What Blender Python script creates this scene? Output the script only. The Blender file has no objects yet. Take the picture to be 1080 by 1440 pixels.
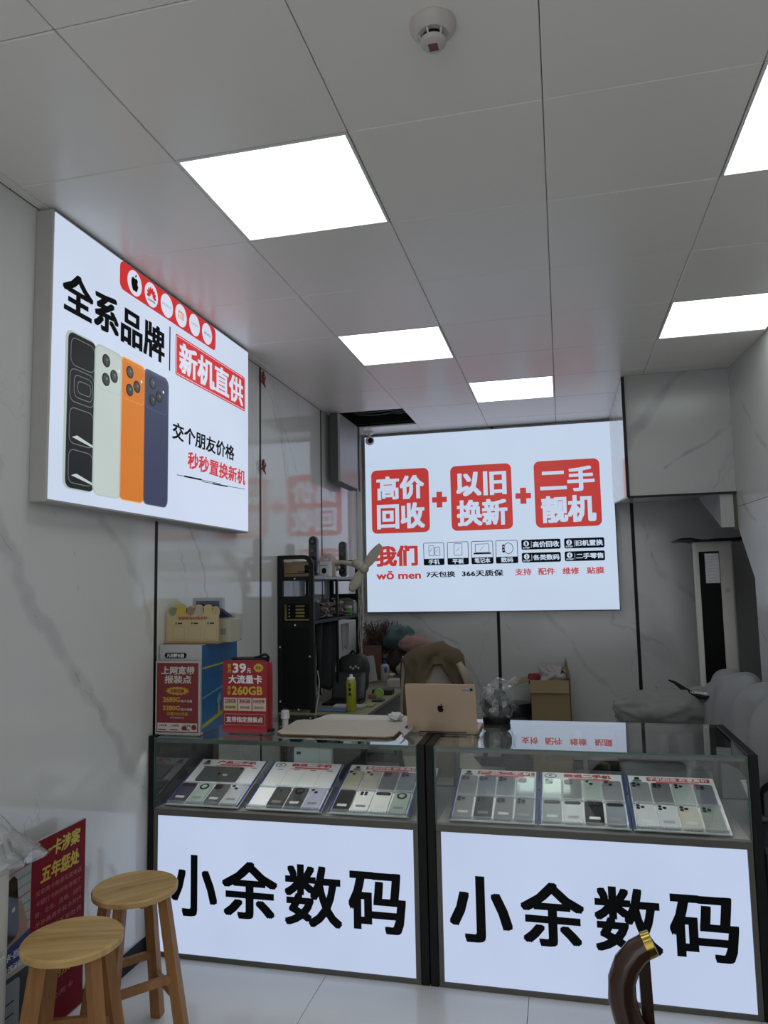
import bpy, math, random
from mathutils import Vector, Matrix, noise

random.seed(7)
S = bpy.context.scene
COL = S.collection

# ------------------------------------------------------------------ camera
CAM = Vector((1.19666, -2.10093, 1.58566))
YAW, PITCH, ROLL = -0.2348, 0.10029, -0.01929
_f = Vector((math.sin(YAW) * math.cos(PITCH), math.cos(YAW) * math.cos(PITCH), math.sin(PITCH)))
_r = Vector((math.cos(YAW), -math.sin(YAW), 0))
_u = _r.cross(_f)
_r2 = _r * math.cos(ROLL) + _u * math.sin(ROLL)
_u2 = -_r * math.sin(ROLL) + _u * math.cos(ROLL)
cd = bpy.data.cameras.new('camera')
cam = bpy.data.objects.new('camera', cd)
COL.objects.link(cam)
M = Matrix((_r2, _u2, -_f)).transposed().to_4x4()
M.translation = CAM
cam.matrix_world = M
cd.sensor_fit = 'VERTICAL'
cd.sensor_height = 36
cd.lens = 1035.334 / 1440 * 36
cd.clip_start = 0.05
S.camera = cam

# ------------------------------------------------------------------ world, exposure
W = bpy.data.worlds.new('World'); S.world = W; W.use_nodes = True
bg = W.node_tree.nodes['Background']
bg.inputs[0].default_value = (0.93, 0.96, 1.0, 1)
bg.inputs[1].default_value = 1.35
S.view_settings.view_transform = 'Standard'
S.view_settings.look = 'None'
S.view_settings.gamma = 1
S.view_settings.use_curve_mapping = False
S.view_settings.exposure = 0.0
S.cycles.max_bounces = 9
S.cycles.diffuse_bounces = 4
S.cycles.glossy_bounces = 5
S.cycles.transparent_max_bounces = 16
S.cycles.use_denoising = True
S.cycles.caustics_reflective = False
S.cycles.caustics_refractive = False
LIGHT_PANEL = 3.4       # radiance of the ceiling panels
SIGN = 0.92              # radiance factor of the lit signs

# ------------------------------------------------------------------ materials
_mats = {}
def srgb(r, g, b):
    f = lambda c: (c / 255 / 12.92) if c / 255 <= .04045 else ((c / 255 + .055) / 1.055) ** 2.4
    return (f(r), f(g), f(b))

def mat(name, col, rough=.5, metal=0, var=.06, scale=14, bump=0, spec=.5, coat=0, sheen=0):
    """Principled material with a soft noise variation in colour and an optional fine bump."""
    if name in _mats: return _mats[name]
    m = bpy.data.materials.new(name); m.use_nodes = True
    nt = m.node_tree; b = nt.nodes['Principled BSDF']
    b.inputs['Roughness'].default_value = rough
    b.inputs['Metallic'].default_value = metal
    b.inputs['Specular IOR Level'].default_value = spec
    b.inputs['Coat Weight'].default_value = coat
    b.inputs['Sheen Weight'].default_value = sheen
    tc = nt.nodes.new('ShaderNodeTexCoord')
    n = nt.nodes.new('ShaderNodeTexNoise'); n.inputs['Scale'].default_value = scale; n.inputs['Detail'].default_value = 4
    nt.links.new(tc.outputs['Object'], n.inputs['Vector'])
    mx = nt.nodes.new('ShaderNodeMix'); mx.data_type = 'RGBA'
    mx.inputs[6].default_value = (*[c * (1 - var) for c in col], 1)
    mx.inputs[7].default_value = (*[min(1, c * (1 + var)) for c in col], 1)
    nt.links.new(n.outputs['Fac'], mx.inputs[0]); nt.links.new(mx.outputs[2], b.inputs['Base Color'])
    if bump:
        bn = nt.nodes.new('ShaderNodeBump'); bn.inputs['Strength'].default_value = bump; bn.inputs['Distance'].default_value = .004
        n2 = nt.nodes.new('ShaderNodeTexNoise'); n2.inputs['Scale'].default_value = scale * 9; n2.inputs['Detail'].default_value = 3
        nt.links.new(tc.outputs['Object'], n2.inputs['Vector'])
        nt.links.new(n2.outputs['Fac'], bn.inputs['Height']); nt.links.new(bn.outputs['Normal'], b.inputs['Normal'])
    _mats[name] = m
    return m

def lit(name, col, strength=1.0, base=.12, var=.03, scale=1.6):
    """Back-lit film or diffuser: gives off light, with faint unevenness."""
    if name in _mats: return _mats[name]
    m = bpy.data.materials.new(name); m.use_nodes = True
    nt = m.node_tree; b = nt.nodes['Principled BSDF']
    b.inputs['Base Color'].default_value = (*[c * base for c in col], 1)
    b.inputs['Roughness'].default_value = .45
    tc = nt.nodes.new('ShaderNodeTexCoord')
    n = nt.nodes.new('ShaderNodeTexNoise'); n.inputs['Scale'].default_value = scale
    nt.links.new(tc.outputs['Object'], n.inputs['Vector'])
    mr = nt.nodes.new('ShaderNodeMapRange'); mr.inputs[1].default_value = .3; mr.inputs[2].default_value = .7
    mr.inputs[3].default_value = strength * (1 - var); mr.inputs[4].default_value = strength * (1 + var)
    nt.links.new(n.outputs['Fac'], mr.inputs[0])
    b.inputs['Emission Color'].default_value = (*col, 1)
    nt.links.new(mr.outputs[0], b.inputs['Emission Strength'])
    _mats[name] = m
    return m

def glass(name, tint=(.93, .97, .95), rough=0.0, ior=1.5, body=0.0):
    """Thin clear pane: fresnel reflection over tinted transparency, plus a little milky body for plastics."""
    if name in _mats: return _mats[name]
    m = bpy.data.materials.new(name); m.use_nodes = True
    nt = m.node_tree; nt.nodes.clear()
    o = nt.nodes.new('ShaderNodeOutputMaterial')
    t = nt.nodes.new('ShaderNodeBsdfTransparent'); t.inputs[0].default_value = (*tint, 1)
    g = nt.nodes.new('ShaderNodeBsdfGlossy'); g.inputs['Roughness'].default_value = rough
    fr = nt.nodes.new('ShaderNodeFresnel'); fr.inputs[0].default_value = ior
    mx = nt.nodes.new('ShaderNodeMixShader')
    src = t.outputs[0]
    if body:
        d = nt.nodes.new('ShaderNodeBsdfDiffuse'); d.inputs[0].default_value = (.9, .9, .92, 1)
        n = nt.nodes.new('ShaderNodeTexNoise'); n.inputs['Scale'].default_value = 30
        mr = nt.nodes.new('ShaderNodeMapRange'); mr.inputs[3].default_value = body * .5; mr.inputs[4].default_value = body * 1.5
        nt.links.new(n.outputs['Fac'], mr.inputs[0])
        m2 = nt.nodes.new('ShaderNodeMixShader'); nt.links.new(mr.outputs[0], m2.inputs[0])
        nt.links.new(t.outputs[0], m2.inputs[1]); nt.links.new(d.outputs[0], m2.inputs[2]); src = m2.outputs[0]
    # one mirror layer per pane, on its outer face, as strong as its two surfaces together
    k = nt.nodes.new('ShaderNodeMath'); k.operation = 'MULTIPLY'; k.inputs[1].default_value = 1.9; k.use_clamp = True
    gm = nt.nodes.new('ShaderNodeNewGeometry'); inv = nt.nodes.new('ShaderNodeMath'); inv.operation = 'SUBTRACT'; inv.inputs[0].default_value = 1
    nt.links.new(gm.outputs['Backfacing'], inv.inputs[1]); k2 = nt.nodes.new('ShaderNodeMath'); k2.operation = 'MULTIPLY'
    nt.links.new(fr.outputs[0], k.inputs[0]); nt.links.new(k.outputs[0], k2.inputs[0]); nt.links.new(inv.outputs[0], k2.inputs[1])
    nt.links.new(k2.outputs[0], mx.inputs[0]); nt.links.new(src, mx.inputs[1]); nt.links.new(g.outputs[0], mx.inputs[2])
    nt.links.new(mx.outputs[0], o.inputs[0])
    _mats[name] = m
    return m

def marble(name, direction, rough=.12, base=(.66, .655, .65), lines=(), plain=1.0):
    """White sintered stone with long grey veins; direction is the normal of the vein lines."""
    if name in _mats: return _mats[name]
    m = bpy.data.materials.new(name); m.use_nodes = True
    nt = m.node_tree; N = nt.nodes; Lk = nt.links; b = N['Principled BSDF']
    g = N.new('ShaderNodeNewGeometry')
    def vm(op, a, bb):
        n = N.new('ShaderNodeVectorMath'); n.operation = op
        for i, q in enumerate((a, bb)):
            if isinstance(q, (tuple, list)): n.inputs[i].default_value = q
            else: Lk.new(q, n.inputs[i])
        return n
    def mt(op, a, bb=0.0, c=None):
        n = N.new('ShaderNodeMath'); n.operation = op
        for i, q in enumerate((a, bb, c)):
            if q is None: continue
            if isinstance(q, (int, float)): n.inputs[i].default_value = q
            else: Lk.new(q, n.inputs[i])
        return n.outputs[0]
    def noi(scale, detail=4, off=(0, 0, 0), dist=0):
        p = vm('ADD', g.outputs['Position'], off).outputs[0]
        n = N.new('ShaderNodeTexNoise'); n.inputs['Scale'].default_value = scale; n.inputs['Detail'].default_value = detail
        n.inputs['Distortion'].default_value = dist
        Lk.new(p, n.inputs['Vector']); return n
    def vein(d, period, amp, nscale, width, maskscale, off, lo=.48, hi=.62):
        s = vm('DOT_PRODUCT', g.outputs['Position'], d).outputs['Value']
        w = mt('MULTIPLY', noi(nscale, 5, off).outputs['Fac'], amp)
        w2 = mt('MULTIPLY', noi(nscale * 7, 3, off).outputs['Fac'], amp * .12)
        t = mt('ADD', mt('ADD', s, w), w2)
        fr = mt('FRACT', mt('DIVIDE', t, period))
        dd = mt('ABSOLUTE', mt('SUBTRACT', fr, .5))
        mr = N.new('ShaderNodeMapRange'); mr.interpolation_type = 'SMOOTHERSTEP'
        mr.inputs[1].default_value = 0; mr.inputs[2].default_value = width; mr.inputs[3].default_value = 1; mr.inputs[4].default_value = 0
        Lk.new(dd, mr.inputs[0])
        mk = N.new('ShaderNodeMapRange'); mk.inputs[1].default_value = lo; mk.inputs[2].default_value = hi
        Lk.new(noi(maskscale, 2, (off[0] + 9, off[1], off[2])).outputs['Fac'], mk.inputs[0])
        return mt('MULTIPLY', mr.outputs[0], mk.outputs[0])
    d = Vector(direction).normalized()
    d2 = Vector((direction[0], direction[1], direction[2] * .35)).normalized()
    v1 = vein(tuple(d), 1.15, .75, .9, .012, .9, (0, 0, 0), .36, .5)
    v2 = vein(tuple(d), 1.15, .75, .9, .075, .7, (0, 0, .35), .42, .6)
    v3 = vein(tuple(d2), .8, .9, 1.3, .007, 1.1, (3.1, 1.7, 5), .46, .56)
    v4 = vein((d.x * .6, d.y * .6, -d.z), .9, 1.2, 1.5, .006, 1.3, (7.3, 4.1, 2), .55, .62)
    tot = mt('ADD', mt('ADD', mt('MULTIPLY', v1, .55), mt('MULTIPLY', v2, .32)), mt('ADD', mt('MULTIPLY', v3, .45), mt('MULTIPLY', v4, .30)))
    tot = mt('MULTIPLY', tot, plain)
    if lines:     # the long veins the slabs show, as noise-broken strokes: (start, end, half width, strength)
        jn = N.new('ShaderNodeTexNoise'); jn.inputs['Scale'].default_value = 4.5; jn.inputs['Detail'].default_value = 5
        Lk.new(g.outputs['Position'], jn.inputs['Vector'])
        jo = vm('SUBTRACT', jn.outputs['Color'], (.5, .5, .5)).outputs[0]
        jm = vm('MULTIPLY', jo, (.16, .16, .16)).outputs[0]
        P = vm('ADD', g.outputs['Position'], jm).outputs[0]
        wn = N.new('ShaderNodeMapRange'); wn.inputs[1].default_value = .3; wn.inputs[2].default_value = .7; wn.inputs[3].default_value = .45; wn.inputs[4].default_value = 1.5
        Lk.new(noi(3.2, 3, (4, 4, 4)).outputs['Fac'], wn.inputs[0])
        acc = None
        for p0, p1, w, st in lines:
            d_ = Vector(p1) - Vector(p0); L2 = d_.length_squared
            v = vm('SUBTRACT', P, tuple(p0)).outputs[0]
            tt = N.new('ShaderNodeMath'); tt.operation = 'MULTIPLY'; tt.use_clamp = True
            Lk.new(vm('DOT_PRODUCT', v, tuple(d_)).outputs['Value'], tt.inputs[0]); tt.inputs[1].default_value = 1 / L2
            sc_ = vm('SCALE', tuple(d_), (0, 0, 0)); Lk.new(tt.outputs[0], sc_.inputs[3])
            dist = vm('LENGTH', vm('SUBTRACT', v, sc_.outputs[0]).outputs[0], (0, 0, 0)).outputs['Value']
            rel = mt('DIVIDE', dist, mt('MULTIPLY', wn.outputs[0], w))
            mr = N.new('ShaderNodeMapRange'); mr.interpolation_type = 'SMOOTHSTEP'
            mr.inputs[1].default_value = .25; mr.inputs[2].default_value = 1; mr.inputs[3].default_value = st; mr.inputs[4].default_value = 0
            Lk.new(rel, mr.inputs[0])
            acc = mr.outputs[0] if acc is None else mt('MAXIMUM', acc, mr.outputs[0])
        brk = N.new('ShaderNodeMapRange'); brk.inputs[1].default_value = .35; brk.inputs[2].default_value = .6; brk.inputs[3].default_value = .6; brk.inputs[4].default_value = 1.0
        Lk.new(noi(9, 4, (1, 6, 3)).outputs['Fac'], brk.inputs[0])
        tot = mt('ADD', tot, mt('MULTIPLY', acc, brk.outputs[0]))
    cl = mt('MINIMUM', tot, .7)
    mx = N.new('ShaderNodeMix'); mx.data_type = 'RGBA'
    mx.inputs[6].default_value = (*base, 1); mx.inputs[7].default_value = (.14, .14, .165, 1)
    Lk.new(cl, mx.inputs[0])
    cloud = N.new('ShaderNodeMapRange'); cloud.inputs[3].default_value = .93; cloud.inputs[4].default_value = 1.05
    Lk.new(noi(1.7, 5, (2, 2, 2)).outputs['Fac'], cloud.inputs[0])
    sc = vm('SCALE', mx.outputs[2], (0, 0, 0)); Lk.new(cloud.outputs[0], sc.inputs[3])
    Lk.new(sc.outputs[0], b.inputs['Base Color'])
    b.inputs['Roughness'].default_value = rough
    b.inputs['Specular IOR Level'].default_value = .55
    _mats[name] = m
    return m

def wood(name, c1, c2, rough=.45, scale=6, axis=(1, 9, 1)):
    if name in _mats: return _mats[name]
    m = bpy.data.materials.new(name); m.use_nodes = True
    nt = m.node_tree; b = nt.nodes['Principled BSDF']; b.inputs['Roughness'].default_value = rough
    tc = nt.nodes.new('ShaderNodeTexCoord'); mp = nt.nodes.new('ShaderNodeMapping')
    mp.inputs['Scale'].default_value = axis
    n = nt.nodes.new('ShaderNodeTexNoise'); n.inputs['Scale'].default_value = scale; n.inputs['Detail'].default_value = 6; n.inputs['Distortion'].default_value = .8
    cr = nt.nodes.new('ShaderNodeValToRGB'); cr.color_ramp.elements[0].position = .3; cr.color_ramp.elements[1].position = .7
    cr.color_ramp.elements[0].color = (*c1, 1); cr.color_ramp.elements[1].color = (*c2, 1)
    nt.links.new(tc.outputs['Object'], mp.inputs[0]); nt.links.new(mp.outputs[0], n.inputs['Vector'])
    nt.links.new(n.outputs['Fac'], cr.inputs[0]); nt.links.new(cr.outputs[0], b.inputs['Base Color'])
    bn = nt.nodes.new('ShaderNodeBump'); bn.inputs['Strength'].default_value = .12; bn.inputs['Distance'].default_value = .002
    nt.links.new(n.outputs['Fac'], bn.inputs['Height']); nt.links.new(bn.outputs[0], b.inputs['Normal'])
    _mats[name] = m
    return m

# ------------------------------------------------------------------ geometry helpers
class MB:
    def __init__(s): s.v = []; s.f = []; s.m = []; s.T = Matrix.Identity(4); s.mi = 0
    def add(s, vs, fs):
        o = len(s.v)
        s.v += [tuple(s.T @ Vector(p)) for p in vs]
        s.f += [tuple(i + o for i in f) for f in fs]; s.m += [s.mi] * len(fs)
        return s
    def box(s, x0, x1, y0, y1, z0, z1, c=0):
        """box with chamfered edges of size c"""
        if x0 > x1: x0, x1 = x1, x0
        if y0 > y1: y0, y1 = y1, y0
        if z0 > z1: z0, z1 = z1, z0
        if c <= 0:
            return s.add([(x0, y0, z0), (x1, y0, z0), (x1, y1, z0), (x0, y1, z0), (x0, y0, z1), (x1, y0, z1), (x1, y1, z1), (x0, y1, z1)],
                         [(3, 2, 1, 0), (4, 5, 6, 7), (0, 1, 5, 4), (1, 2, 6, 5), (2, 3, 7, 6), (3, 0, 4, 7)])
        c = min(c, (x1 - x0) / 2.01, (y1 - y0) / 2.01, (z1 - z0) / 2.01)
        X = (x0, x1); Y = (y0, y1); Z = (z0, z1)
        vs = []; idx = {}
        for i in (0, 1):
            for j in (0, 1):
                for k in (0, 1):
                    sx, sy, sz = (1 - 2 * i) * c, (1 - 2 * j) * c, (1 - 2 * k) * c
                    for a in range(3):
                        p = [X[i] + (sx if a != 0 else 0), Y[j] + (sy if a != 1 else 0), Z[k] + (sz if a != 2 else 0)]
                        idx[i, j, k, a] = len(vs); vs.append(tuple(p))
        F = []
        F.append([idx[0, 0, 0, 0], idx[0, 0, 1, 0], idx[0, 1, 1, 0], idx[0, 1, 0, 0]])
        F.append([idx[1, 0, 0, 0], idx[1, 1, 0, 0], idx[1, 1, 1, 0], idx[1, 0, 1, 0]])
        F.append([idx[0, 0, 0, 1], idx[1, 0, 0, 1], idx[1, 0, 1, 1], idx[0, 0, 1, 1]])
        F.append([idx[0, 1, 0, 1], idx[0, 1, 1, 1], idx[1, 1, 1, 1], idx[1, 1, 0, 1]])
        F.append([idx[0, 0, 0, 2], idx[0, 1, 0, 2], idx[1, 1, 0, 2], idx[1, 0, 0, 2]])
        F.append([idx[0, 0, 1, 2], idx[1, 0, 1, 2], idx[1, 1, 1, 2], idx[0, 1, 1, 2]])
        cen = Vector(((x0 + x1) / 2, (y0 + y1) / 2, (z0 + z1) / 2))
        for i in (0, 1):
            for j in (0, 1):
                F.append([idx[i, j, 0, 0], idx[i, j, 1, 0], idx[i, j, 1, 1], idx[i, j, 0, 1]])
                F.append([idx[i, 0, j, 0], idx[i, 1, j, 0], idx[i, 1, j, 2], idx[i, 0, j, 2]])
                F.append([idx[0, i, j, 1], idx[1, i, j, 1], idx[1, i, j, 2], idx[0, i, j, 2]])
                for k in (0, 1):
                    F.append([idx[i, j, k, 0], idx[i, j, k, 1], idx[i, j, k, 2]])
        out = []
        for f in F:
            a, b, d = (Vector(vs[q]) for q in f[:3])
            n = (b - a).cross(d - a)
            mid = sum((Vector(vs[q]) for q in f), Vector()) / len(f)
            out.append(tuple(f) if n.dot(mid - cen) > 0 else tuple(reversed(f)))
        return s.add(vs, out)
    def prism(s, poly, z0, z1, plane='xy', ch=0):
        """polygon (counter-clockwise in its plane) swept from z0 to z1 along the third axis"""
        def P(a, b, c): return {'xy': (a, b, c), 'xz': (a, c, b), 'yz': (c, a, b)}[plane]
        n = len(poly)
        if ch:
            cx = sum(p[0] for p in poly) / n; cy = sum(p[1] for p in poly) / n
            r = max(math.hypot(p[0] - cx, p[1] - cy) for p in poly)
            k = 1 - ch / r
            ins = [(cx + (p[0] - cx) * k, cy + (p[1] - cy) * k) for p in poly]
            rings = [(ins, z0), (poly, z0 + ch), (poly, z1 - ch), (ins, z1)]
        else: rings = [(poly, z0), (poly, z1)]
        vs = [P(p[0], p[1], z) for pl, z in rings for p in pl]
        fs = []
        for r in range(len(rings) - 1):
            for i in range(n):
                j = (i + 1) % n
                fs.append((r * n + i, r * n + j, (r + 1) * n + j, (r + 1) * n + i))
        fs.append(tuple(reversed(range(n)))); fs.append(tuple(range((len(rings) - 1) * n, len(rings) * n)))
        if plane == 'xz': fs = [tuple(reversed(f)) for f in fs]
        return s.add(vs, fs)
    def lathe(s, prof, c=(0, 0, 0), n=24, axis='z', sx=1, sy=1):
        """profile [(r, h)...] from bottom to top"""
        vs = []
        for r, h in prof:
            for i in range(n):
                a = 2 * math.pi * i / n
                p = (r * math.cos(a) * sx, r * math.sin(a) * sy, h)
                if axis == 'x': p = (p[2], p[0], p[1])
                if axis == 'y': p = (p[0], -p[2], p[1])
                vs.append((p[0] + c[0], p[1] + c[1], p[2] + c[2]))
        fs = []
        for k in range(len(prof) - 1):
            for i in range(n):
                j = (i + 1) % n
                fs.append((k * n + i, k * n + j, (k + 1) * n + j, (k + 1) * n + i))
        fs.append(tuple(reversed(range(n)))); fs.append(tuple(range((len(prof) - 1) * n, len(prof) * n)))
        return s.add(vs, fs)
    def cyl(s, r, z0, z1, c=(0, 0), n=20): return s.lathe([(r, z0), (r, z1)], (c[0], c[1], 0), n)
    def tube(s, pts, r, n=8, cap=True, squash=1):
        pts = [Vector(p) for p in pts]; rs = r if isinstance(r, (list, tuple)) else [r] * len(pts)
        t = (pts[1] - pts[0]).normalized()
        up = Vector((0, 0, 1)) if abs(t.z) < .9 else Vector((0, 1, 0))
        a = t.cross(up).normalized(); vs = []
        for i, p in enumerate(pts):
            if i == 0: t = pts[1] - pts[0]
            elif i == len(pts) - 1: t = pts[-1] - pts[-2]
            else: t = pts[i + 1] - pts[i - 1]
            t.normalize(); a = (a - t * a.dot(t)).normalized(); b = t.cross(a)
            for k in range(n):
                w = 2 * math.pi * k / n
                vs.append(tuple(p + a * math.cos(w) * rs[i] + b * math.sin(w) * rs[i] * squash))
        fs = []
        for i in range(len(pts) - 1):
            for k in range(n):
                j = (k + 1) % n
                fs.append((i * n + k, i * n + j, (i + 1) * n + j, (i + 1) * n + k))
        if cap:
            fs.append(tuple(reversed(range(n)))); fs.append(tuple(range((len(pts) - 1) * n, len(pts) * n)))
        return s.add(vs, fs)
    def beam(s, p, q, w, d, w2=None, d2=None, up=(0, 0, 1)):
        """rectangular bar from p to q"""
        p, q = Vector(p), Vector(q); t = (q - p).normalized()
        a = Vector(up) if abs(t.dot(Vector(up))) < .95 else Vector((0, 1, 0))
        x = t.cross(a).normalized(); y = x.cross(t)
        w2 = w2 or w; d2 = d2 or d; vs = []
        for o, ww, dd in ((p, w, d), (q, w2, d2)):
            for sx, sy in ((-1, -1), (1, -1), (1, 1), (-1, 1)):
                vs.append(tuple(o + x * sx * ww / 2 + y * sy * dd / 2))
        return s.add(vs, [(3, 2, 1, 0), (4, 5, 6, 7), (0, 1, 5, 4), (1, 2, 6, 5), (2, 3, 7, 6), (3, 0, 4, 7)])
    def grid(s, fn, nu, nv):
        vs = [tuple(fn(i / nu, j / nv)) for j in range(nv + 1) for i in range(nu + 1)]
        fs = [(j * (nu + 1) + i, j * (nu + 1) + i + 1, (j + 1) * (nu + 1) + i + 1, (j + 1) * (nu + 1) + i) for j in range(nv) for i in range(nu)]
        return s.add(vs, fs)
    def ball(s, c, rx, ry=None, rz=None, nu=16, nv=10, fn=None):
        ry = ry or rx; rz = rz or rx
        vs = []; fs = []
        for j in range(nv + 1):
            th = math.pi * j / nv
            for i in range(nu):
                a = 2 * math.pi * i / nu
                d = Vector((math.sin(th) * math.cos(a), math.sin(th) * math.sin(a), -math.cos(th)))
                k = fn(d) if fn else 1
                vs.append((c[0] + d.x * rx * k, c[1] + d.y * ry * k, c[2] + d.z * rz * k))
        for j in range(nv):
            for i in range(nu):
                q = (i + 1) % nu
                fs.append((j * nu + i, j * nu + q, (j + 1) * nu + q, (j + 1) * nu + i))
        return s.add(vs, fs)
    def build(s, name, mats, parent=None, smooth=False, world=True, solid=0, label=None):
        me = bpy.data.meshes.new(name); me.from_pydata(s.v, [], s.f)
        if not isinstance(mats, (list, tuple)): mats = [mats]
        for m in mats: me.materials.append(m)
        if len(mats) > 1: me.polygons.foreach_set('material_index', s.m)
        if smooth: me.polygons.foreach_set('use_smooth', [True] * len(me.polygons))
        me.update()
        o = bpy.data.objects.new(name, me); COL.objects.link(o)
        attach(o, parent, world)
        if smooth == 'auto':
            try: me.set_sharp_from_angle(angle=math.radians(38))
            except Exception: pass
        if solid:
            md = o.modifiers.new('solid', 'SOLIDIFY'); md.thickness = solid; md.offset = 0
        if label: o['label'] = label
        return o

def superball(p):
    return lambda d: 1 / (abs(d.x) ** p + abs(d.y) ** p + abs(d.z) ** p) ** (1 / p)

def thing(name, label, cat, loc=(0, 0, 0), rz=0, group=None):
    o = bpy.data.objects.new(name, None); COL.objects.link(o)
    o.empty_display_size = .05
    o.location = loc; o.rotation_euler = (0, 0, rz)
    o['label'] = label; o['category'] = cat
    if group: o['group'] = group
    return o
def tag(o, label, cat, group=None, kind=None):
    o['label'] = label; o['category'] = cat
    if group: o['group'] = group
    if kind: o['kind'] = kind
    return o
def struct(o, label=None):
    o['kind'] = 'structure'
    if label: o['label'] = label
    return o
def world_matrix(o):
    m = o.matrix_basis.copy()
    if o.parent is not None: m = world_matrix(o.parent) @ o.matrix_parent_inverse @ m
    return m
def attach(o, parent, world=True):
    """parent o; a part modelled in room coordinates (world) keeps them, otherwise it is in its parent's own frame"""
    if parent is None: return
    o.parent = parent
    if world: o.matrix_parent_inverse = world_matrix(parent).inverted()
def copy_tree(o, parent=None):
    c = o.copy(); COL.objects.link(c)
    if parent is not None: c.parent = parent
    for ch in list(o.children): copy_tree(ch, c)
    return c

def rrect(u0, v0, u1, v1, r, n=5):
    out = []
    for cx, cy, a0 in ((u1 - r, v0 + r, -90), (u1 - r, v1 - r, 0), (u0 + r, v1 - r, 90), (u0 + r, v0 + r, 180)):
        for i in range(n + 1):
            a = math.radians(a0 + 90 * i / n); out.append((cx + r * math.cos(a), cy + r * math.sin(a)))
    return out
def circ(cx, cy, r, n=24, ry=None):
    return [(cx + r * math.cos(2 * math.pi * i / n), cy + (ry or r) * math.sin(2 * math.pi * i / n)) for i in range(n)]

_glyph = {}
def glyph(txt, res=2):
    if (txt, res) in _glyph: return _glyph[txt, res]
    c = bpy.data.curves.new('lettering', 'FONT'); c.body = txt; c.size = 1; c.resolution_u = res; c.fill_mode = 'FRONT'
    o = bpy.data.objects.new('lettering', c); COL.objects.link(o)
    dg = bpy.context.evaluated_depsgraph_get()
    me = bpy.data.meshes.new_from_object(o.evaluated_get(dg))
    vs = [(v.co.x, v.co.y) for v in me.vertices]; fs = [tuple(p.vertices) for p in me.polygons]
    bpy.data.objects.remove(o); bpy.data.curves.remove(c); bpy.data.meshes.remove(me)
    if not vs: vs = [(0, 0), (1, 0), (1, 1)]; fs = [(0, 1, 2)]
    # every face towards +z
    fs2 = []
    for f in fs:
        a, b, d = vs[f[0]], vs[f[1]], vs[f[2]]
        k = (b[0] - a[0]) * (d[1] - a[1]) - (b[1] - a[1]) * (d[0] - a[0])
        fs2.append(f if k >= 0 else tuple(reversed(f)))
    _glyph[txt, res] = (vs, fs2)
    return _glyph[txt, res]

class Print:
    """flat printing on a real surface: polygons and lettering a fraction of a millimetre proud of it"""
    def __init__(s, o, u, v, lift=.0006):
        s.o = Vector(o); s.u = Vector(u).normalized(); s.v_ = Vector(v).normalized(); s.w = s.u.cross(s.v_)
        s.vs = []; s.fs = []; s.mi = []; s.mats = []; s.lift = lift; s.layer = 1
    def _m(s, m):
        if m not in s.mats: s.mats.append(m)
        return s.mats.index(m)
    def raw(s, pts, faces, m, layer=None, extra=0):
        L = (layer if layer is not None else s.layer) * s.lift + extra
        o = len(s.vs); k = s._m(m)
        s.vs += [tuple(s.o + s.u * p[0] + s.v_ * p[1] + s.w * L) for p in pts]
        s.fs += [tuple(i + o for i in f) for f in faces]; s.mi += [k] * len(faces)
    def poly(s, pts, m, layer=None):
        a = sum(pts[i][0] * pts[(i + 1) % len(pts)][1] - pts[(i + 1) % len(pts)][0] * pts[i][1] for i in range(len(pts)))
        if a < 0: pts = list(reversed(pts))
        s.raw(pts, [tuple(range(len(pts)))], m, layer); return s
    def rect(s, u0, v0, u1, v1, m, layer=None): return s.poly([(u0, v0), (u1, v0), (u1, v1), (u0, v1)], m, layer)
    def rr(s, u0, v0, u1, v1, r, m, layer=None): return s.poly(rrect(u0, v0, u1, v1, r), m, layer)
    def ring(s, outer, inner, m, layer=None):
        n = len(outer); s.raw(outer + inner, [(i, (i + 1) % n, n + (i + 1) % n, n + i) for i in range(n)], m, layer); return s
    def rring(s, u0, v0, u1, v1, r, t, m, layer=None):
        return s.ring(rrect(u0, v0, u1, v1, r), rrect(u0 + t, v0 + t, u1 - t, v1 - t, max(r - t, .0005)), m, layer)
    def line(s, p, q, t, m, layer=None):
        d = Vector((q[0] - p[0], q[1] - p[1])); n = Vector((-d.y, d.x)).normalized() * t / 2
        return s.poly([(p[0] - n.x, p[1] - n.y), (q[0] - n.x, q[1] - n.y), (q[0] + n.x, q[1] + n.y), (p[0] + n.x, p[1] + n.y)], m, layer)
    def text(s, txt, u0, v0, u1, v1, m, b=.0, layer=3, res=2, slant=0, bv=None):
        vs, fs = glyph(txt, res)
        x0 = min(p[0] for p in vs); x1 = max(p[0] for p in vs); y0 = min(p[1] for p in vs); y1 = max(p[1] for p in vs)
        bv = b * .7 if bv is None else bv
        x0 -= b; x1 += b; y0 -= bv; y1 += bv
        kx = (u1 - u0) / (x1 - x0); ky = (v1 - v0) / max(y1 - y0, 1e-6)
        sh = [(0, 0)] if b == 0 else [(i * b, j * bv) for i in (-1, 0, 1) for j in (-1, 0, 1)] + ([(i * b * .5, j * bv * .5) for i in (-1, 1) for j in (-1, 1)] if b > .045 else [])
        for k, (dx, dy) in enumerate(sh):
            pts = [(u0 + (p[0] + dx - x0) * kx + slant * (p[1] + dy - y0) * ky, v0 + (p[1] + dy - y0) * ky) for p in vs]
            s.raw(pts, fs, m, layer, extra=k * .00002)
        return s
    def build(s, name, parent=None, label=None, world=True):
        me = bpy.data.meshes.new(name)
        me.from_pydata(s.vs, [], s.fs)
        for m in s.mats: me.materials.append(m)
        me.polygons.foreach_set('material_index', s.mi); me.update()
        o = bpy.data.objects.new(name, me); COL.objects.link(o)
        attach(o, parent, world)
        if label: o['label'] = label
        return o
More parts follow.
